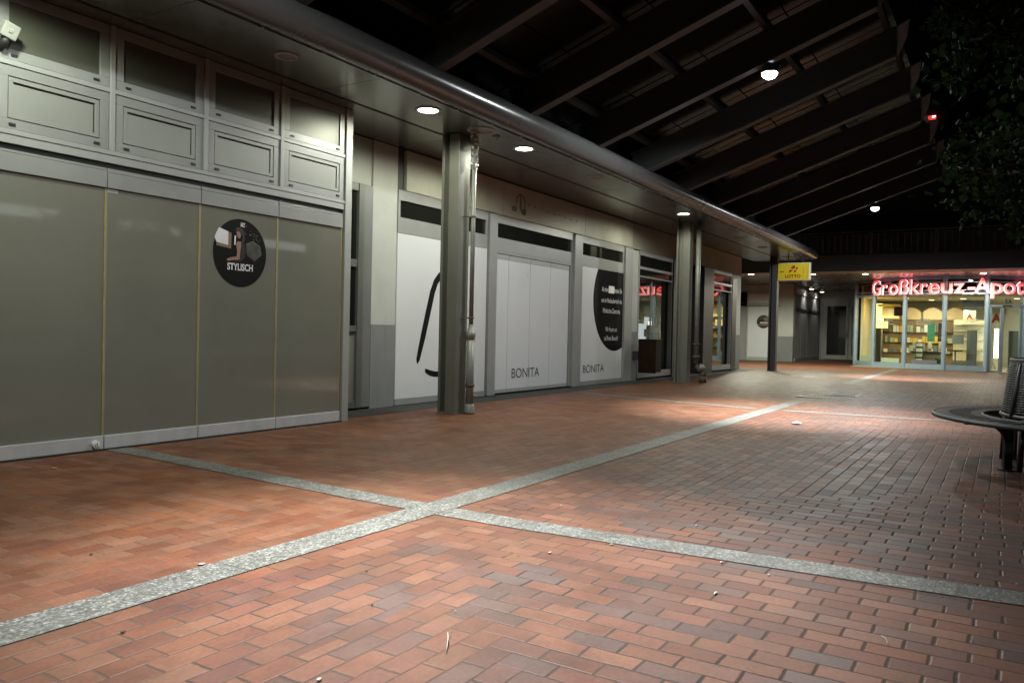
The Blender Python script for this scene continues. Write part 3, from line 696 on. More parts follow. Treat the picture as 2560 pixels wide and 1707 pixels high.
# ------------------------------------------------------------------ sloping arcade roof
SL = .35
def rz(y): return 3.9+SL*(5.5-y)
t = thing('arcade_roof', 'dark sloping glass roof on brown beams above the walkway', 'roof', (12, 4, 4.5))
YE = 1.47
for k in range(-5, 9):
    x = 6.92+2.025*k
    P = lambda y0, y1, h0, h1, xa, xb: MB().prism([(y0, rz(y0)+h0), (y1, rz(y1)+h0), (y1, rz(y1)+h1), (y0, rz(y0)+h1)], xa, xb, lambda a, c, h: (h, a, c))
    bm_ = P(YE, 5.66, .0, .035, x-.075, x+.075).build('beam', 'beamlow', t)
    P(YE, 5.66, .036, .42, x-.03, x+.03).build('web', 'beam', bm_)
    P(YE, 5.66, .421, .455, x-.075, x+.075).build('upper_flange', 'beam', bm_)
    y = YE
    MB().prism([(y-.02, rz(y)), (y-.02, rz(y)+.46), (y-.17, rz(y)+.54), (y-.14, rz(y)+.28)], x-.02, x+.02, lambda a, c, h: (h, a, c)).build('end_plate', 'alu', bm_)
for k in range(4):
    y = 1.56+1.25*k
    pu = MB().prism([(y, rz(y)+.458), (y+.07, rz(y+.07)+.458), (y+.07, rz(y+.07)+.53), (y, rz(y)+.53)], -3.4, 23.3, lambda a, c, h: (h, a, c))
    pu.build('purlin', 'beam', t)
for k in range(-5, 8):
    x = 6.92+2.025*k
    for j in range(4):
        y0, y1 = 1.5+1.12*j, 1.5+1.12*j+1.10
        dz = random.uniform(-.01, .01)
        MB().face([(x+.02, y0, rz(y0)+.575+dz), (x+2.005, y0, rz(y0)+.575), (x+2.005, y1, rz(y1)+.575-dz), (x+.02, y1, rz(y1)+.575)]).build('glass_pane', 'roofglass', t)
def hanging(x, y, label, power, tgt, cone=62):
    z = rz(y)-.13
    o = thing('hanging_lamp', label, 'lamp', (x, y, z), 'round lamps under the roof beams')
    MB().lathe([(.08, -.010), (.112, -.014), (.122, .0), (.11, .06), (.06, .10), (.045, .125)], (x, y, z), 32).build('housing', 'darkmetal', o)
    MB().lathe([(.0005, -.095), (.04, -.090), (.075, -.07), (.097, -.04), (.105, -.012)], (x, y, z), 32).build('lens', 'lamp_cool', o)
    spot('lamp', (x, y, z-.11), power, (.94, 1, .99), cone, 1., .09, tgt, o)
    spot('glow', (x, y, z-.115), power*.11, (.94, 1, .99), 176, .3, .10, (x, y, 0), o)
    return o
HL = 2600.
hanging(10.97, 2.80, 'large lit round lamp under the roof beam over the middle of the walkway', HL*2.3, (11.9, 2.6, 0), 66)
hanging(23.12, 3.02, 'small far lit lamp on the last roof beam', HL*2.3, (25.2, 2.4, 0), 52)
hanging(2.87, 2.80, 'lit lamp under the roof over the crossing of the granite bands', HL*1.5, (3.1, 2.4, 0), 60)

# ------------------------------------------------------------------ far end: corner wall, doors, pharmacy
XB = 36.3
t = thing('corner_shop', 'cream corner building with a white door poster and grey shuttered side', 'shop', (38, 9, 0))
for q in ((XB, XB+.3, 7.95, 8.60, 1.13, 3.695), (XB, XB+.3, 8.60, 14.0, 3.14, 3.695)): MB().box(*q).build('plaster_wall', 'plaster', t)
MB().box(XB-.003, XB+.3, 7.947, 8.60, 0, 1.128).build('dado', 'dado', t)
fr = MB()
for y0, y1, z0, z1 in ((8.601, 8.66, .012, 3.138), (9.94, 10.0, .012, 3.138), (8.66, 9.94, 3.03, 3.138), (8.66, 9.94, 2.49, 2.62), (8.66, 9.94, .012, .17)): fr.box(XB-.01, XB+.1, y0, y1, z0, z1)
fr = fr.build('door_frame', mat('pale green grey frame', (.36, .39, .33), .45), t)
MB().box(XB+.01, XB+.05, 8.66, 9.94, .17, 2.49).build('door_panel', 'vinyl', fr)
MB().box(XB+.01, XB+.05, 8.66, 9.94, 2.62, 3.03).build('fanlight', 'vinyl', fr)
MB().box(XB-.05, XB-.011, 8.5, 10.2, 2.465, 2.487).build('rail', 'darkmetal', t)
MB().box(XB+.05, XB+.2, 10.0, 14.0, 0, 2.48).build('grey_panel', 'shutter', t)
MB().box(XB+.05, XB+.2, 10.0, 14.0, 2.5, 3.13).build('dark_transom', 'darkglass', t)
YW = 7.9
s_ = MB().box(XB+.3, 43.0, YW, YW+.2, 3.03, 3.695).build('bulkhead', 'fascia', t)
gl = MB().box(XB+.3, 43.0, YW+.04, YW+.2, 2.42, 3.028).build('transom_band', mat('pale glossy transom', (.34, .35, .34), .12), t)
MB().box(XB+.3, 43.0, YW+.02, YW+.2, 2.30, 2.418).build('shutter_case', 'darkmetal', t)
for k in range(5): MB().box(XB+.31+1.34*k, XB+.31+1.34*k+1.30, YW+.05, YW+.2, .16, 2.298).build('shutter', 'shutter', t)
MB().box(XB+.3, 43.0, YW+.01, YW+.2, 0, .158).build('plinth', 'dado', t)
MB().box(XB+.3, 43.0, YW+.201, YW+.4, 0, 3.695).build('rear_wall', 'gap', t)
po = thing('round_sticker', 'round food picture sticker on the white door poster, half hidden by the dark column', 'sticker', (XB, 9.2, 1.76))
yz = lambda a, c, h: (XB+.009-h, a, c)
MB().prism(ell(9.25, 1.77, .30, .30, 40), 0, .002, yz).build('disc', 'hair', po)
MB().prism(ell(9.25, 1.77, .29, .29, 20, rad(20), rad(165)), .0022, .003, yz).build('printed_top', 'printgrey', po)
MB().box(XB+.004, XB+.0062, 9.05, 9.40, 1.70, 1.75).build('lettering', 'printwhite', po)
MB().box(XB+.004, XB+.0062, 9.04, 9.46, 1.60, 1.66).build('printed_plate', 'tan', po)
MB().prism(ell(9.12, 1.88, .12, .09, 20), .0031, .004, yz).build('printed_dish', 'printbrown', po)

t = thing('double_door', 'grey framed double glass door in the dim corner beside the pharmacy', 'door', (42, 7, 0))
XD = 42.
w = MB(); w.box(XD, XD+.2, 5.3, YW, 2.99, 3.695); w.build('head_wall', 'shutter', t)
fr = MB()
for y0, y1, z0, z1 in ((7.70, 7.899, 0.01, 2.988), (6.17, 6.25, .01, 2.988), (6.25, 7.70, 2.90, 2.988)): fr.box(XD-.01, XD+.1, y0, y1, z0, z1)
fr.build('door_frame', 'alu', t)
for y0, y1, hy in ((7.0-.46+.02, 7.695, 6.66), (5.50, 6.245, 6.44)):
    if y1 < 6.3: y0, y1 = 6.255, 6.535
    lf = MB(); lf.box(XD, XD+.06, y0, y1, 2.70, 2.895).box(XD, XD+.06, y0, y1, .03, .25).box(XD, XD+.06, y0, y0+.10, .25, 2.70).box(XD, XD+.06, y1-.14, y1, .25, 2.70)
    lf = lf.build('door_leaf', 'alu', t)
    MB().box(XD+.02, XD+.04, y0+.10, y1-.14, .25, 2.70).build('pane', 'darkglass', lf)
    MB().tube([(XD-.07, y0+.05, 1.1), (XD-.09, y0+.05, 1.32), (XD-.07, y0+.05, 1.5)], .018, 10).tube([(XD-.07, y0+.05, 1.12), (XD+.01, y0+.05, 1.12)], .012, 8).tube([(XD-.07, y0+.05, 1.48), (XD+.01, y0+.05, 1.48)], .012, 8).build('handle', 'zinc', lf)
MB().box(XD+.11, XD+.2, 5.3, YW, 0, 2.988).build('dark_lobby', 'gap', t)

# ---- pharmacy: faceted glass front
FP = [(41.9, 5.30), (35.35, 5.22), (34.25, 4.40), (33.38, 3.21), (32.92, 1.86), (33.12, .53), (33.95, -.62), (35.6, -1.9), (42, -4.5)]
ph = thing('pharmacy', 'bright pharmacy with a curved grey framed glass front', 'shop', (35, 1.5, 0))
pf = MB(); plinth = MB()
def seg_box(mb, p, q, d0, d1, z0, z1, t0=0., t1=1.):
    p = Vector(p); q = Vector(q); u = (q-p); L = u.length; u.normalize(); n_ = Vector((u.y, -u.x))   # n_ points outwards (towards the plaza)
    a = p+u*(L*t0); c = p+u*(L*t1)
    mb.prism([tuple(a+n_*d0), tuple(c+n_*d0), tuple(c+n_*d1), tuple(a+n_*d1)], z0, z1)
def seg_n(p, q):
    u = Vector(q)-Vector(p); u.normalize(); return Vector((u.y, -u.x))
sgn = 1 if seg_n(FP[3], FP[4]).x < 0 else -1
def SB(mb, k, d0, d1, z0, z1, t0=0., t1=1.):
    seg_box(mb, FP[k], FP[k+1], sgn*d0, sgn*d1, z0, z1, t0, t1)
for k in range(0, 8):
    L = (Vector(FP[k+1])-Vector(FP[k])).length; m0 = .07/L
    if k == 5:
        SB(pf, k, -.06, .05, 2.36, 2.42, m0, 1-m0)
    else:
        SB(pf, k, -.06, .05, .012, .20, m0, 1-m0)
    SB(pf, k, -.06, .05, 2.79, 2.87, m0, 1-m0); SB(pf, k, -.06, .05, 3.36, 3.435, m0, 1-m0)
    pass
pf.build('window_frame', 'pharmframe', ph)
for k in range(1, 8): MB().prism(ell(FP[k][0], FP[k][1], .085, .085, 8, rad(22.5), rad(22.5)+2*PI), .012, 3.437).build('mullion', 'pharmframe', ph)
for k in range(0, 8):
    L = (Vector(FP[k+1])-Vector(FP[k])).length; m0 = .07/L
    gm = MB()
    SB(gm, k, -.008, .002, .20 if k != 5 else 2.42, 2.79, m0, 1-m0); gm.build('window_pane', 'glassclear' if k else 'frost2', ph)
    gm = MB(); SB(gm, k, -.008, .002, 2.87, 3.36, m0, 1-m0); gm.build('transom_pane', 'glassclear' if k else 'frost2', ph)
# automatic sliding door in bay 5
sd = MB()
for a, c in ((.07, .12), (.36, .44), (.88, .94)): SB(sd, 5, -.05, .02, .012, 2.355, a, c)
SB(sd, 5, -.05, .02, .012, .06, .12, .36)
sd = sd.build('sliding_door', 'pharmframe', ph)
gm = MB(); SB(gm, 5, -.02, -.012, .06, 2.355, .12, .36); SB(gm, 5, -.02, -.012, .06, 2.355, .44, .88); gm.build('pane', 'glassclear', sd)
se = MB(); SB(se, 5, .052, .10, 2.36, 2.41, .40, .62); se.build('door_sensor', 'rubber', sd)
# opaque strips at the foot of the panes, house number
ps = MB(); SB(ps, 2, .004, .008, .21, .38, .28, .85); ps.build('pane_strip', 'paleseat', ph)
ps = MB(); SB(ps, 3, .004, .008, .21, .36, .2, .85); ps.build('pane_strip', 'greyitem', ph)
ps = MB(); SB(ps, 1, .004, .008, .21, .42, .35, .95); ps.build('pane_strip', 'paleseat', ph)
def on_seg(k, off):
    p = Vector(FP[k]); q = Vector(FP[k+1]); u = (q-p).normalized(); n_ = seg_n(FP[k], FP[k+1])*sgn
    return lambda a, c, d, p=p, u=u, n_=n_: tuple((*(p+u*a+n_*(off+d)), c))
fn = on_seg(5, .06)
text_obj('house_number', '5A', 'rubber', ph, lambda a, c, d: fn(.62+a, 2.47+c, .01), w=.26, h=.17, bold=.02)
for k, a0 in ((2, .48), (3, .45), (4, .62)):
    fn = on_seg(k, .012)
    text_obj('window_lettering', 'LINDA', 'hatch', ph, lambda a, c, d: fn(a0+a, 1.78+c, 0), w=.48, h=.13)
    wl = MB(); SB(wl, k, .012, .014, 1.69, 1.715, (a0-.03)/1.42, (a0+.5)/1.42); wl.build('window_line', 'hatch', ph)
# room
rm = MB(); rm.box(33.2, 41.8, -3.4, 5.1, .006, .011); rm.build('room_floor', 'tile', ph)
rm = MB(); rm.box(41.0, 41.2, -4.0, 5.1, .012, 3.3); rm.build('room_back', 'cream', ph)
rm = MB(); rm.box(35.4, 41.0, 4.95, 5.05, .012, 3.3); rm.build('room_side', 'cream', ph)
poly = [(x+.18, y) for x, y in FP[1:8]] + [(41.2, -4.2), (41.2, 5.1), (35.6, 5.1)]
MB().prism(poly, 2.80, 2.84).build('room_ceiling', mat('room ceiling', (.5, .47, .36), .8), ph)
def fit(name, label, cat, mb, m, group=None):
    o = mb.build(name, m); return tag(o, label, cat, group)
# lit ceiling panels of the sales room
for k, (x, y, lab) in enumerate([(35.6, 3.4, 'lit spot in the pharmacy ceiling above the yellow display'), (36.2, 1.4, 'lit spot in the pharmacy ceiling behind the arches'), (36.2, -.4, 'lit spot in the pharmacy ceiling by the sliding door'), (37.3, 2.6, 'lit spot deep in the pharmacy ceiling, left of centre'), (37.3, -1.1, 'lit spot deep in the pharmacy ceiling, right of centre')]):
    o = thing('ceiling_spot', lab, 'light', (x, y, 2.79), 'round lamps in the pharmacy ceiling')
    MB().prism(ell(x, y, .13, .13, 24), 2.780, 2.799).build('trim', 'white', o); MB().prism(ell(x, y, .10, .10, 24), 2.774, 2.7795).build('diffuser', 'panelglow', o)
    l = bpy.data.lights.new('room_lamp', 'AREA'); l.energy = 36; l.color = (1, .95, .68); l.size = .2
    lo = bpy.data.objects.new('room_lamp', l); COL.objects.link(lo); lo.parent = o; lo.location = (0, 0, -.05)
# furniture
o = thing('display_case', 'warm yellow lit display with curved shelves in the first pharmacy window', 'display', (35.2, 3.8, 0))
MB().box(35.2, 35.9, 4.25, 4.6, 1.75, 2.55).build('lit_back', 'warmglow', o)
MB().prism(ell(35.0, 3.95, .45, .42, 24), 2.42, 2.50).build('round_canopy', 'gold', o)
MB().prism(ell(35.0, 3.95, .34, .36, 24), 1.98, 2.02).build('upper_shelf', 'warmglow', o)
MB().box(34.9, 35.25, 3.45, 3.75, 2.05, 2.40).build('timber_box', 'wood', o)
MB().box(34.95, 35.3, 3.76, 4.2, 2.05, 2.40).build('cream_box', 'cream', o)
MB().prism(ell(35.05, 4.2, .22, .22, 20), 1.55, 1.82).build('lamp_shade', 'warmglow', o)
MB().tube([(35.05, 4.2, .012), (35.05, 4.2, 1.55)], .03).build('stand', 'zinc', o)
o = thing('shelf_wall', 'tan timber shelf wall with round arched tops along the back of the pharmacy', 'shelf', (38, 2.8, 0))
MB().box(38.4, 38.8, 1.2, 4.6, .012, 1.95).build('carcass', 'tan', o)
for k in range(4):
    y = 4.25-.82*k
    MB().prism([(y-.38, 1.98)]+[(y+.38*math.cos(a), 2.30+.20*math.sin(a)) for a in [PI*q/12 for q in range(12, -1, -1)]][0:0]+[(y-.38, 2.30)]+[(y-.38+.76*q/12, 2.30+.20*math.sin(PI*q/12)) for q in range(13)]+[(y+.38, 1.98)], 0, .05, lambda a, c, h: (38.38-h, a, c)).build('arched_panel', mat('peach arch', (.78, .60, .36), .6), o)
for z in (.5, .95, 1.4): MB().box(38.30, 38.399, 1.25, 4.55, z, z+.03).build('shelf_board', 'wood', o)
random.seed(3)
gbs = [MB() for q in range(4)]
for z in (.53, .98, 1.43):
    y = 1.3
    while y < 4.4:
        w_ = random.uniform(.06, .18); h_ = random.uniform(.15, .34)
        if random.random() < .85: gbs[random.randrange(4)].box(38.305, 38.37, y, y+w_, z+.001, z+h_)
        y += w_+.02
for q in range(4): tag(gbs[q].build('goods', ['white', 'paleseat', 'gold', 'greyitem'][q], o), kind='stuff')
fit('green_board', 'green advertising board behind the second pharmacy window', 'board', MB().box(35.9, 35.93, 2.35, 2.62, 1.05, 1.80), 'green')
fit('dark_banner', 'narrow black banner right of the green board', 'banner', MB().box(35.9, 35.93, 2.02, 2.24, 1.05, 1.80), 'rubber')
o = thing('sales_counter', 'low timber counter with pale boxes behind the second pharmacy window', 'counter', (34.6, 2.5, 0))
MB().box(34.3, 34.9, 1.95, 3.1, .62, .66).build('top', 'wood', o); MB().box(34.4, 34.8, 2.0, 3.05, .012, .62).build('base', 'tan', o)
for k, (y, h_) in enumerate([(2.95, .36), (2.68, .30), (2.42, .34), (2.05, .38)]):
    bx = thing('product_box', ['pale box at the left end of the timber counter', 'white box second along the timber counter', 'cream box third along the timber counter', 'tall cream box at the right end of the timber counter'][k], 'box', (34.55, y, .66), 'boxes on the timber counter')
    MB().box(34.45, 34.6, y-.07, y+.07, .661, .661+h_).build('carton', ['paleseat', 'white', 'cream', 'cream'][k], bx); MB().box(34.446, 34.45, y-.05, y+.05, .70, .76).build('front_label', 'greyitem', bx)
pl = thing('potted_plant', 'green potted plant at the foot of the second pharmacy window', 'plant', (33.9, 2.1, 0))
MB().lathe([(.0005, .012), (.10, .012), (.14, .22), (.12, .22)], (33.95, 2.08, 0), 20).build('pot', 'greyitem', pl)
lv = MB()
for k in range(90):
    a = random.uniform(0, 2*PI); l_ = random.uniform(.15, .38); e = random.uniform(.2, 1.3); bse = Vector((33.95, 2.08, .22)); d = Vector((math.cos(a)*math.cos(e), math.sin(a)*math.cos(e), math.sin(e)))
    sd_ = d.cross(Vector((0, 0, 1))).normalized()*.02; lv.face([bse, bse+d*l_*.6+sd_, bse+d*l_, bse+d*l_*.6-sd_])
lv.build('leaves', 'dkgreen', pl)
o = thing('brochure_stand', 'black brochure stand with pale leaflets behind the second pharmacy window', 'stand', (34.2, 2.75, 0))
MB().box(34.15, 34.25, 2.62, 2.88, .012, 1.02).build('frame', 'rubber', o)
for k in range(4): MB().box(34.12, 34.149, 2.64, 2.86, .25+.2*k, .38+.2*k).build('leaflet', ['white', 'paleseat', 'white', 'cream'][k], o)
o = thing('display_stand', 'dark slim display stand behind the first pharmacy window', 'display', (35.0, 3.35, 0))
MB().box(34.95, 35.1, 3.28, 3.44, .012, 1.55).build('body', 'darkmetal', o); MB().box(34.93, 34.949, 3.30, 3.42, .9, 1.45).build('front_panel', 'greyitem', o)
o = thing('round_table', 'low dark round table with a white box behind the third pharmacy window', 'table', (34.2, 1.45, 0))
MB().prism(ell(34.4, 1.55, .26, .26, 24), .70, .74).build('table_top', 'rubber', o); MB().tube([(34.4, 1.55, .012), (34.4, 1.55, .70)], .03).build('leg', 'zinc', o)
# anti-theft gates and panels near the entrance
for k, (x, y, lab) in enumerate([(34.6, 1.02, 'tall grey security gate behind the third pharmacy window'), (34.5, -.32, 'tall grey security gate right of the sliding door')]):
    o = thing('security_gate', lab, 'gate', (x, y, 0), 'security gates at the pharmacy entrance')
    MB().box(x-.05, x+.05, y-.17, y+.17, .03, 1.52).build('panel', 'greyitem', o, bevel=.03); MB().box(x-.12, x+.12, y-.20, y+.20, .012, .03).build('foot', 'darkmetal', o)
o = thing('price_rack', 'cream rack with white shelves behind the third pharmacy window', 'rack', (37, 1.3, 0))
MB().box(37.0, 37.05, .6, 1.75, .3, 1.95).build('back_panel', 'cream', o)
for z in (.75, 1.15, 1.5, 1.75): MB().box(36.75, 36.999, .62, 1.73, z, z+.025).build('shelf_board', 'white', o)
MB().box(36.72, 36.74, .95, 1.25, .4, .95).build('price_column', mat('peach panel', (.8, .58, .34), .6), o)
fit('notice_sheet', 'grey notice sheet hanging behind the third pharmacy window', 'notice', MB().box(33.35, 33.36, 1.24, 1.62, .98, 1.32), 'hatch')
fit('dark_box', 'low dark box on the floor behind the third pharmacy window', 'box', MB().box(33.8, 34.2, 1.15, 1.65, .012, .30), 'greyitem')
fit('ceiling_unit', 'dark air curtain box under the pharmacy ceiling above the entrance', 'air unit', MB().box(34.2, 34.6, .55, 1.35, 2.36, 2.62), 'pharmframe')
for k, (x, y, z, sz, lab) in enumerate([(36.5, 1.18, 2.08, .22, 'small white poster with a red letter A behind the third pharmacy window'), (34.9, .25, 1.98, .34, 'cream poster with a larger red letter A above the sliding door opening')]):
    o = thing('letter_poster', lab, 'poster', (x, y, z))
    MB().box(x, x+.02, y-sz, y+sz, z-sz*1.15, z+sz*1.15).build('board', 'cream', o)
    text_obj('lettering', 'A', 'red', o, lambda a, c, d, x=x, y=y, z=z, sz=sz: (x-.003, y+sz*.5-a, z-sz*.5+c), w=sz, h=sz, bold=.05)
o = thing('light_column', 'tall white glowing light column inside the pharmacy entrance', 'lamp', (36.5, .22, 0))
MB().box(36.5, 36.6, .17, .31, .45, 1.72).build('tube', 'tube', o); MB().box(36.45, 36.65, .13, .35, .012, .45).build('base', 'white', o)
o = thing('glass_cabinet', 'cool lit glass cabinet at the far right of the pharmacy room', 'cabinet', (39.5, -1.5, 0))
MB().box(39.6, 40.0, -2.0, -1.0, .8, 2.0).build('lit_back', 'coolcase', o); MB().box(39.55, 40.05, -2.05, -.95, .012, .8).build('base', 'tan', o)
o = thing('easel', 'white folding sign frame leaning inside the pharmacy entrance', 'sign frame', (35.0, .3, 0))
MB().tube([(35, .47, .75), (35.1, .25, .05)], .025, 8).tube([(35, .47, .05), (35.1, .30, .05), (35.05, .05, .05)], .02, 8).tube([(35.0, .47, .75), (34.9, .40, .05)], .025, 8).build('frame', 'white', o)

# illuminated letters
ps = thing('lit_sign', 'red and white lit letters of the pharmacy name above its glass front', 'sign', (32.8, 1.8, 3))
def facade_x(y):
    for k in range(1, 7):
        (xa, ya), (xb, yb) = FP[k], FP[k+1]
        if yb <= y <= ya: return xa+(xb-xa)*(ya-y)/(ya-yb)
    return FP[7][0]
letters = [('G', 705, 800), ('r', 803, 872), ('o', 880, 982), ('ß', 988, 1090), ('k', 1097, 1203), ('r', 1207, 1282), ('e', 1287, 1400), ('u', 1415, 1530), ('z', 1542, 1645), ('-', 1678, 1748), ('A', 1742, 1890), ('p', 1897, 2008), ('o', 2014, 2122), ('t', 2128, 2192), ('h', 2205, 2310), ('e', 2320, 2420), ('k', 2430, 2530), ('e', 2540, 2640)]
capme = text_bm('A', 1.); capz = max(v.co.y for v in capme.vertices)
for ch, a, c in letters:
    ya = (4.342-(a-705)/(2195-705)*(4.342+.556)); yc = (4.342-(c-705)/(2195-705)*(4.342+.556)); ym = (ya+yc)/2
    x = facade_x(ym)-.26; k_ = x/33.
    e = .05; dx = (facade_x(ym+e)-facade_x(ym-e))/(2*e); u = Vector((-dx, -1)).normalized(); n_ = Vector((u.y, -u.x))
    if n_.x > 0: n_ = -n_
    ctr = Vector((x, ym*k_)); wd = abs(ya-yc)*k_/abs(u.y)
    me = text_bm(ch, 1., bold=.008, extrude=.5)
    xs = [v.co.x for v in me.vertices]; kx = wd/(max(xs)-min(xs)); x0 = min(xs); ky = .53/capz*k_
    for v in me.vertices:
        p2 = ctr+u*((v.co.x-x0)*kx-wd/2)+n_*(v.co.z*.032); v.co = Vector((p2.x, p2.y, 2.83+v.co.y*ky))
    me.materials.clear(); me.materials.append(MT['neonred']); me.materials.append(MT['neonwhite'])
    me.update()
    n3 = Vector((n_.x, n_.y, 0))
    for p_ in me.polygons: p_.material_index = 0 if abs(p_.normal.dot(n3)) > .8 else 1
    o = bpy.data.objects.new('letter', me); COL.objects.link(o); attach(o, ps)
rl = MB()
for k in range(1, 6):
    SB(rl, k, .13, .16, 2.93, 2.96); SB(rl, k, .13, .16, 3.22, 3.25)
rl.build('mounting_rail', 'pharmframe', ps)

# deck with ceiling, balcony and dark upper floors
t = thing('gallery_deck', 'dark concrete gallery with a meshed railing above the pharmacy', 'gallery', (36, 2, 3.7))
MB().box(30.6, 44, -14, 14, 3.44, 3.46).build('ceiling_lining', 'glossceil', t); MB().box(29.4, 30.597, -14, 14, 3.436, 3.46).build('outer_lining', 'fascia2', t)
MB().box(29.38, 44, -14, 14, 3.461, 3.98).build('deck_slab', 'concrete', t)
MB().box(29.33, 29.379, -14, 14, 3.43, 4.0).build('edge_beam', 'concrete', t)
mesh = MB()
for k in range(140): mesh.box(29.45, 29.456, -13.9+.2*k, -13.88+.2*k, 4.05, 4.72)
for k in range(9): mesh.box(29.457, 29.463, -13.9, 13.9, 4.05+.08*k, 4.062+.08*k)
mesh.build('railing_mesh', mat('grey railing mesh', (.15, .155, .155), .5), t)
for k in range(15): MB().box(29.43, 29.49, -13.9+1.98*k, -13.83+1.98*k, 3.981, 4.78).build('railing_post', 'darkmetal', t)
MB().tube([(29.46, -14, 4.80), (29.46, 14, 4.80)], .03, 10).build('handrail', 'darkmetal', t)
t = thing('upper_building', 'dark upper storeys with a band of black windows behind the gallery', 'building', (36, 2, 4.2))
MB().box(33.5, 34, -14, 14, 3.981, 5.2).build('wall', 'darkwall', t); MB().box(33.5, 34, -14, 14, 5.95, 7.6).build('wall', 'darkwall', t)
MB().box(33.6, 33.65, -14, 14, 5.2, 5.95).build('window_band', 'darkglass', t)
for k in range(20): MB().box(33.45, 33.61, -13.6+1.45*k, -13.3+1.45*k, 5.2, 5.95).build('window_pier', 'concrete', t)
for y, x, lab in ((8.13, 29.95, 'lit downlight above the white door poster'), (6.02, 30.48, 'lit downlight beside the yellow sign'), (4.29, 30.86, 'lit downlight left of the pharmacy letters'), (.64, 31.5, 'lit downlight above the pharmacy entrance')):
    downlight(x, y, 3.439, True, lab, r=.13, power=DL*(5. if y > 5 else 2.3), group='round downlights under the gallery deck')
for x in (38.35, 40.85):
    o = thing('wall_washer', 'small wall light over the grey shutters, %s the double door' % ('farther from' if x < 40 else 'nearer to'), 'light', (x, 7.6, 3.38), 'wall lights above the shutters')
    MB().lathe([(.05, 0), (.09, -.02), (.11, -.08), (.10, -.10)], (x, 7.62, 3.439), 20).build('shade', 'white', o); MB().lathe([(.0005, -.09), (.10, -.085)], (x, 7.62, 3.439), 20).build('lens', 'lamp_warm', o)
    spot('lamp', (x, 7.62, 3.31), 45, (1, .98, .9), 80, .5, .05, (x, 7.85, 2.7), o)

t = thing('added_opposite_shop', 'invented unseen shop row with a flat canopy, added to be mirrored in the satin panes', 'shop', (10, -10, 0))  # invented out-of-view row, added for pane reflections and soft fill
MB().box(-8, 26, -10.3, -10.0, 0, 3.6).build('wall', 'fascia', t)
MB().box(-8, 26, -10.3, -7.6, 3.62, 4.0).build('canopy_slab', 'soffit', t)
MB().box(-8, 26, -7.59, -7.54, 3.58, 4.05).build('canopy_edge', 'alu2', t)
MB().box(-8, 26, -10.3, -9.6, 4.01, 8.5).build('upper_wall', 'darkwall', t)
for k in range(8): MB().box(-7+4.1*k, -7+4.1*k+3.4, -9.99, -9.96, .4, 2.6).build('shop_window', 'darkglass', t)
for x0, x1, z0, z1, lab in ((9.4, 14.6, 3.66, 3.98, 'added blank white reflection box along the opposite canopy edge'), (17.5, 19.5, 3.66, 3.98, 'short added reflection box at the far part of the opposite canopy edge')):
    lb_ = thing('reflection_box', lab, 'reflection box', ((x0+x1)/2, -7.45, z0), 'reflection boxes added on the opposite canopy')  # glowing boxes added only to be mirrored in the satin panes
    MB().box(x0, x1, -7.538, -7.42, z0, z1).build('case', 'alu', lb_); MB().box(x0+.03, x1-.03, -7.418, -7.41, z0+.03, z1-.03).build('face', emit('lit white face', (.92, 1., .95), 1.5), lb_)
for x in (2.5, 9.0, 15.5): downlight(x, -8.4, 3.618, True, 'added unseen downlight under the opposite canopy, %s along' % {2.5: 'nearest', 9.0: 'middle one', 15.5: 'farthest'}[x], power=DL*.4, group='downlights added under the opposite canopy')  # lamps of the invented row, added for reflections and right-side fill
# far tower with a small red lit sign
t = thing('far_tower', 'black high building far behind the end of the roof', 'building', (60, 4, 0))
MB().box(60, 70, -9, 12, 0, 26).build('wall', 'darkwall', t)
o = thing('red_sign', 'small red and white lit sign glimpsed past the ends of the roof beams', 'sign', (59.9, 3.2, 17))
MB().box(59.8, 59.9, 4.22, 4.70, 15.90, 16.16).build('board', emit('dim red board', (1., .05, .04), .9), o)
MB().prism([(4.25, 16.06), (4.40, 16.0), (4.46, 16.1), (4.28, 16.14)], 0, .02, lambda a, c, h: (59.79-h, a, c)).build('emblem', 'neonwhite', o)

# ------------------------------------------------------------------ tree with its round bench
TC = (8.45, -.78)
t = thing('round_bench', 'black perforated steel bench running in a ring around the tree', 'bench', (TC[0], TC[1], 0))
def slot_ring(r0, r1, z, th, n, m):
    """seat ring pierced by radial slots"""
    b = MB(); C3 = lambda r, a, zz: (TC[0]+r*math.cos(a), TC[1]+r*math.sin(a), zz)
    rad_ = [r0, r0+.10, r1-.13, r1]
    for k in range(n):
        a0, a1 = 2*PI*k/n, 2*PI*(k+1)/n; am = a0+(a1-a0)*.5
        for (ra, rb, aa, ab) in ((rad_[0], rad_[1], a0, a1), (rad_[2], rad_[3], a0, a1), (rad_[1], rad_[2], a0, am)):
            for s in range(2):
                q0 = aa+(ab-aa)*s/2; q1 = aa+(ab-aa)*(s+1)/2
                P = [C3(ra, q0, z), C3(rb, q0, z), C3(rb, q1, z), C3(ra, q1, z)]; Q = [(x, y, zz-th) for x, y, zz in P]
                b.face(P); b.face(Q[::-1]); b.face([P[0], P[3], Q[3], Q[0]]); b.face([P[1], P[2], Q[2], Q[1]])
                if ab == am: b.face([P[2], P[3], Q[3], Q[2]]) if s else b.face([P[0], P[1], Q[1], Q[0]])
    return b
slot_ring(.92, 1.33, .457, .010, 64, 0).build('seat', 'benchmetal', t)
rim = MB(); rim.lathe([(1.325+.020*math.cos(a), .441+.019*math.sin(a)) for a in [2*PI*k/12 for k in range(13)]], (*TC, 0), 120).build('outer_rim', 'benchmetal', t)
rim = MB(); rim.lathe([(.925+.018*math.cos(a), .444+.018*math.sin(a)) for a in [2*PI*k/10 for k in range(11)]], (*TC, 0), 96).build('inner_rim', 'benchmetal', t)
bk = MB()
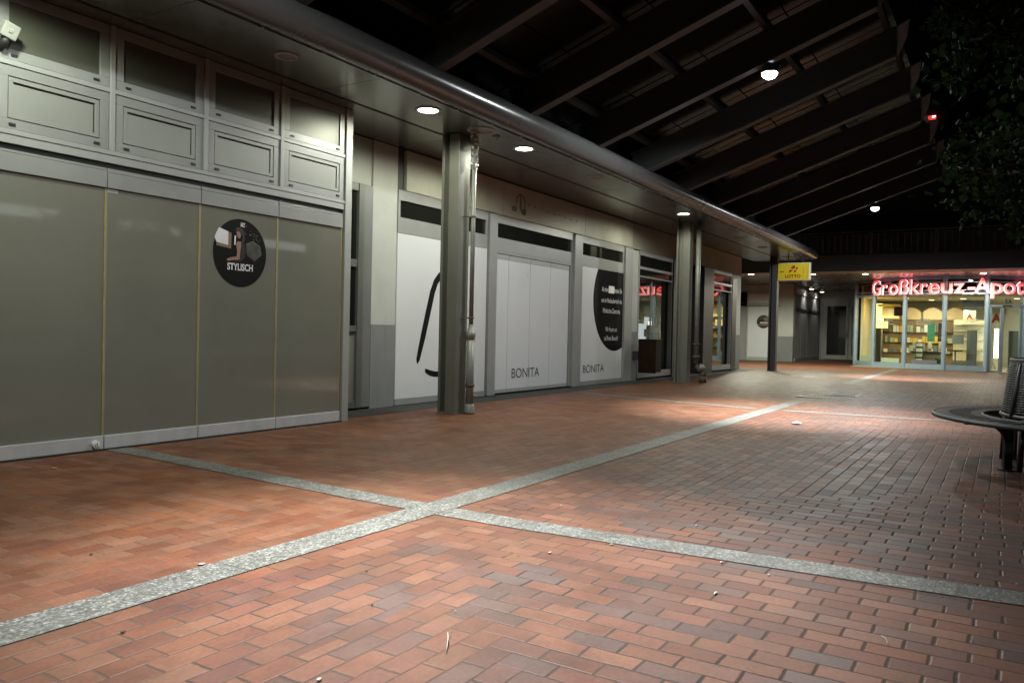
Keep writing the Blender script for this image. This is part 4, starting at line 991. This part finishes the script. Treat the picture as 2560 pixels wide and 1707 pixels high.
for k in range(22):
    z = .50+.0205*k; r = .775-.125*(z-.46)
    bk.lathe([(r, z), (r+.012, z), (r+.012-.0015, z+.012), (r-.0015, z+.012), (r, z)], (*TC, 0), 84)
for k in range(48):
    a = 2*PI*k/48; bk.tube([(TC[0]+.772*math.cos(a), TC[1]+.772*math.sin(a), .47), (TC[0]+.714*math.cos(a), TC[1]+.714*math.sin(a), .945)], .014, 6)
bk.build('backrest', 'benchmetal', t)
rim = MB(); rim.lathe([(.712+.020*math.cos(a), .955+.018*math.sin(a)) for a in [2*PI*k/10 for k in range(11)]], (*TC, 0), 84).build('backrest_rim', 'benchmetal', t)
rim = MB(); rim.lathe([(.78+.020*math.cos(a), .47+.018*math.sin(a)) for a in [2*PI*k/10 for k in range(11)]], (*TC, 0), 84).build('backrest_base', 'benchmetal', t)
for k in range(6):
    a = rad(117+60*k); c_, s_ = math.cos(a), math.sin(a)
    prof = [(.78, .012), (.85, .012), (.85, .26), (.87, .32), (.92, .365), (1.0, .385), (1.18, .39), (1.18, .434), (.70, .434), (.70, .40), (.775, .36)]
    P0 = []
    leg = MB(); i = 0
    pts = [(TC[0]+r*c_-w*s_, TC[1]+r*s_+w*c_, z) for w in (-.022, .022) for r, z in prof]
    n = len(prof); leg.v = pts; leg.f = [tuple(range(n))[::-1], tuple(range(n, 2*n))]+[(q, (q+1) % n, n+(q+1) % n, n+q) for q in range(n)]; leg.sm = [False]*len(leg.f)
    leg.build('leg', 'benchmetal', t, bevel=.006)
    ft = MB(); ft.prism(ell(TC[0]+.815*c_, TC[1]+.815*s_, .075, .075, 16), .003, .012).build('foot_plate', 'benchmetal', t)
    st_ = MB(); st_.tube([(TC[0]+.80*c_, TC[1]+.80*s_, .41), (TC[0]+.72*c_, TC[1]+.72*s_, .93)], .018, 8); st_.tube([(TC[0]+.82*math.cos(a+rad(12)), TC[1]+.82*math.sin(a+rad(12)), .012), (TC[0]+.80*math.cos(a+rad(12)), TC[1]+.80*math.sin(a+rad(12)), .43)], .022, 8); st_.build('strut', 'benchmetal', t)
t = thing('tree', 'dark leafy tree growing out of the round bench', 'tree', (TC[0], TC[1], 0))
random.seed(11)
tr = MB()
tr.tube([(TC[0], TC[1], 0), (TC[0]+.01, TC[1], .4), (TC[0]+.02, TC[1]+.03, 1.6), (TC[0]-.03, TC[1]-.02, 2.6), (TC[0]+.08, TC[1]+.02, 4.2), (TC[0]+.05, TC[1]-.1, 6.0)], [.24, .19, .165, .15, .11, .05], 16)
tips = []
for k in range(15):
    a = 2*PI*k/15*1.618*2; z0 = 2.1+.24*k; l = random.uniform(1.0, 1.75)*(1-.03*k)
    p0 = Vector((TC[0], TC[1], z0)); d = Vector((math.cos(a), math.sin(a), random.uniform(.05, .5))).normalized()
    p1 = p0+d*l*.5+Vector((0, 0, .12)); p2 = p0+d*l+Vector((0, 0, random.uniform(-.2, .3)))
    tr.tube([p0, p1, p2], [.055, .035, .012], 8); tips += [p1, p2, (p1+p2)/2]
tr.build('trunk', 'bark', t)
cr = MB()
cl = [(p + Vector((random.uniform(-.25, .25), random.uniform(-.25, .25), random.uniform(-.3, .35))), random.uniform(.22, .55)) for p in tips for q in range(2)]
for k in range(55):
    a = random.uniform(0, 2*PI); z = random.uniform(2.15, 6.6); R = 1.62*math.sqrt(max(.05, 1-((z-4.3)/2.7)**2))*random.uniform(.6, 1.0)
    cl.append((Vector((TC[0]+.25+R*math.cos(a), TC[1]-.1+R*math.sin(a), z)), random.uniform(.22, .5)))
for c, R in cl:
    for k in range(int(120*R/.4)):
        d = Vector((random.gauss(0, 1), random.gauss(0, 1), random.gauss(0, .8))); d.normalize(); p = c+d*R*random.random()**.4
        if p.y > .50+.06*(p.z-3.6)+random.random()**2*.45: continue
        l = random.uniform(.05, .10); u = Vector((random.gauss(0, 1), random.gauss(0, 1), random.gauss(-.4, .5))).normalized(); w = u.cross(Vector((random.gauss(0, 1), random.gauss(0, 1), random.gauss(0, 1)))).normalized()
        nrm = u.cross(w)*.012
        cr.face([p, p+u*l*.35+w*l*.42+nrm, p+u*l*.75+w*l*.3, p+u*l, p+u*l*.75-w*l*.3, p+u*l*.35-w*l*.42+nrm])
cr.build('crown', 'leaf', t)

# ------------------------------------------------------------------ small things on the paving
def scrap(name, label, cat, pts, m, h=.004, z=.006, group=None):
    b = MB(); n = len(pts); cx = sum(p[0] for p in pts)/n; cy = sum(p[1] for p in pts)/n
    b.v = [(x, y, z+h*random.uniform(.2, 1)) for x, y in pts]+[(cx, cy, z+h*1.6), (cx, cy, z-.001)]+[(x, y, z-.001) for x, y in pts]
    b.f = [(k, (k+1) % n, n) for k in range(n)]+[((k+1) % n+n+2, k+n+2, n+1) for k in range(n)]+[(k, k+n+2, (k+1) % n+n+2, (k+1) % n) for k in range(n)]; b.sm = [False]*len(b.f)
    return tag(b.build(name, m), label, cat, group)
def blob(x, y, rx, ry, n=7, rot=0.):
    return [(x+rx*math.cos(2*PI*k/n+rot)*random.uniform(.7, 1.1), y+ry*math.sin(2*PI*k/n+rot)*random.uniform(.7, 1.1)) for k in range(n)]
scrap('paper_scrap', 'white paper scrap in the bright light pool beside the long band', 'litter', blob(10.51, 2.23, .09, .075), 'paper', .02)
b = MB(); b.tube([(2.19, 1.607, .010), (2.255, 1.648, .022), (2.302, 1.684, .020), (2.333, 1.69, .011)], [.0014, .002, .0018, .0012], 6)
tag(b.build('straw', 'paper'), 'thin pale curved straw lying on grey bricks in the foreground', 'straw')
b = MB(); b.tube([(3.235, .359, .010), (3.20, .34, .014), (3.16, .33, .010)], .0014, 6)
tag(b.build('straw', 'paper'), 'short pale straw on dark bricks at the lower right', 'straw')
b = MB(); b.tube([(3.275, 2.055, .010), (3.29, 2.03, .016), (3.315, 2.0, .010)], .0018, 6)
tag(b.build('twig', 'leafdry'), 'tan twig beside the crossing of the bands', 'twig')
LIT = [('dry_leaf', 'yellow dry leaf on the paving under the first satin pane', 'leaf', (3.216, 6.07, .045, .03), 'leafdry'),
       ('dark_scrap', 'black crumb on the orange bricks left of the long band', 'litter', (2.134, 3.684, .014, .012), 'dirtblack'),
       ('dark_scrap', 'black scrap on grey bricks just right of the long band at the left', 'litter', (1.665, 2.664, .018, .010), 'dirtblack'),
       ('paper_scrap', 'white torn paper at the bottom edge of the picture', 'litter', (1.789, 1.807, .018, .014), 'paper'),
       ('paper_scrap', 'grey flattened paper touching the upper side of the long band', 'litter', (2.34, 3.135, .035, .025), 'alu'),
       ('paper_scrap', 'small white crumb between two grey bricks left of the straw', 'litter', (2.525, 1.812, .008, .006), 'paper'),
       ('dark_scrap', 'dark crumb on the orange bricks below the crossing', 'litter', (2.703, 2.444, .012, .010), 'dirtblack'),
       ('dark_scrap', 'tiny black crumb in the joint below the crossing', 'litter', (2.389, 2.127, .010, .008), 'dirtblack'),
       ('paper_scrap', 'white foil strip on orange brick right of the crossing', 'litter', (3.47, 1.914, .025, .010), 'paper'),
       ('dark_scrap', 'brown seed on the bricks near the cross band', 'litter', (3.546, 2.123, .013, .010), 'leafdry'),
       ('paper_scrap', 'tan crumb on the edge of the cross band', 'litter', (3.803, 1.727, .02, .014), 'leafdry'),
       ('paper_scrap', 'long white paper strip on a dark brick at the right', 'litter', (3.355, 1.029, .034, .010), 'paper'),
       ('paper_scrap', 'shiny scrap at the lower edge of the cross band', 'litter', (3.83, 1.149, .016, .012), 'paper'),
       ('paper_scrap', 'pale scrap lying below the second slab of the cross band', 'litter', (3.76, .902, .014, .010), 'paper'),
       ('paper_scrap', 'white crumb on orange bricks beyond the cross band', 'litter', (4.459, 2.384, .012, .010), 'paper'),
       ('paper_scrap', 'white chip on the dark bricks beyond the cross band', 'litter', (4.477, 1.495, .016, .010), 'paper'),
       ('paper_scrap', 'white chip in the dim area at the right edge', 'litter', (4.308, -.081, .012, .010), 'paper')]
for nm, lab, cat, (x, y, rx, ry), mm in LIT:
    scrap(nm, lab, cat, blob(x, y, rx*.62, ry*.62, rot=random.uniform(0, 3)), mm, .003, .006)
for x, y, lab in ((15.5, 3.0, 'dark iron drain grate in the paving at the end of the long band'), (16.4, 2.62, 'smaller iron drain cover farther along the walkway')):
    o = thing('drain_grate', lab, 'drain', (x, y, 0), 'drain covers in the paving')
    MB().ring(x-.28, x+.28, -.28, .28, .04, 0, .006)
    b = MB(); b.box(x-.28, x+.28, y-.28, y-.24, .002, .010).box(x-.28, x+.28, y+.24, y+.28, .002, .010).box(x-.28, x-.24, y-.24, y+.24, .002, .010).box(x+.24, x+.28, y-.24, y+.24, .002, .010); b.build('rim', 'darkmetal', o)
    b = MB()
    for k in range(8): b.box(x-.24, x+.24, y-.225+.06*k, y-.195+.06*k, .002, .009)
    b.build('bars', 'darkmetal', o)

# ------------------------------------------------------------------ night sky, camera, render settings
W = bpy.data.worlds.new('World'); S.world = W; W.use_nodes = True
nt = W.node_tree; bg = nt.nodes['Background']
sky = nt.nodes.new('ShaderNodeTexSky'); sky.sky_type = 'NISHITA'; sky.sun_disc = False; sky.sun_elevation = rad(-4.5); sky.sun_rotation = rad(250)
nt.links.new(sky.outputs[0], bg.inputs[0]); bg.inputs[1].default_value = .05
cam = bpy.data.cameras.new('camera'); co = bpy.data.objects.new('camera', cam); COL.objects.link(co); S.camera = co
cam.sensor_width = 36; cam.sensor_fit = 'HORIZONTAL'; cam.lens = 36*1968/2560; cam.clip_end = 300; cam.clip_start = .05
yaw, pitch, roll = rad(31.97), rad(-.79), rad(1.25)
fw = Vector((math.cos(yaw)*math.cos(pitch), math.sin(yaw)*math.cos(pitch), math.sin(pitch)))
rt = Vector((math.sin(yaw), -math.cos(yaw), 0)); up = rt.cross(fw)
r2 = rt*math.cos(roll)+up*math.sin(roll); u2 = up*math.cos(roll)-rt*math.sin(roll)
co.matrix_world = Matrix(((r2.x, u2.x, -fw.x, 0), (r2.y, u2.y, -fw.y, 0), (r2.z, u2.z, -fw.z, 1.12), (0, 0, 0, 1)))
S.view_settings.view_transform = 'Standard'; S.view_settings.look = 'None'; S.view_settings.exposure = 0; S.view_settings.gamma = 1
S.render.engine = 'CYCLES'
S.cycles.use_denoising = True; S.cycles.max_bounces = 7; S.cycles.diffuse_bounces = 4; S.cycles.glossy_bounces = 4; S.cycles.transparent_max_bounces = 12
S.cycles.caustics_reflective = False; S.cycles.caustics_refractive = False; S.cycles.sample_clamp_indirect = 4.
S.cycles.filter_width = 1.5
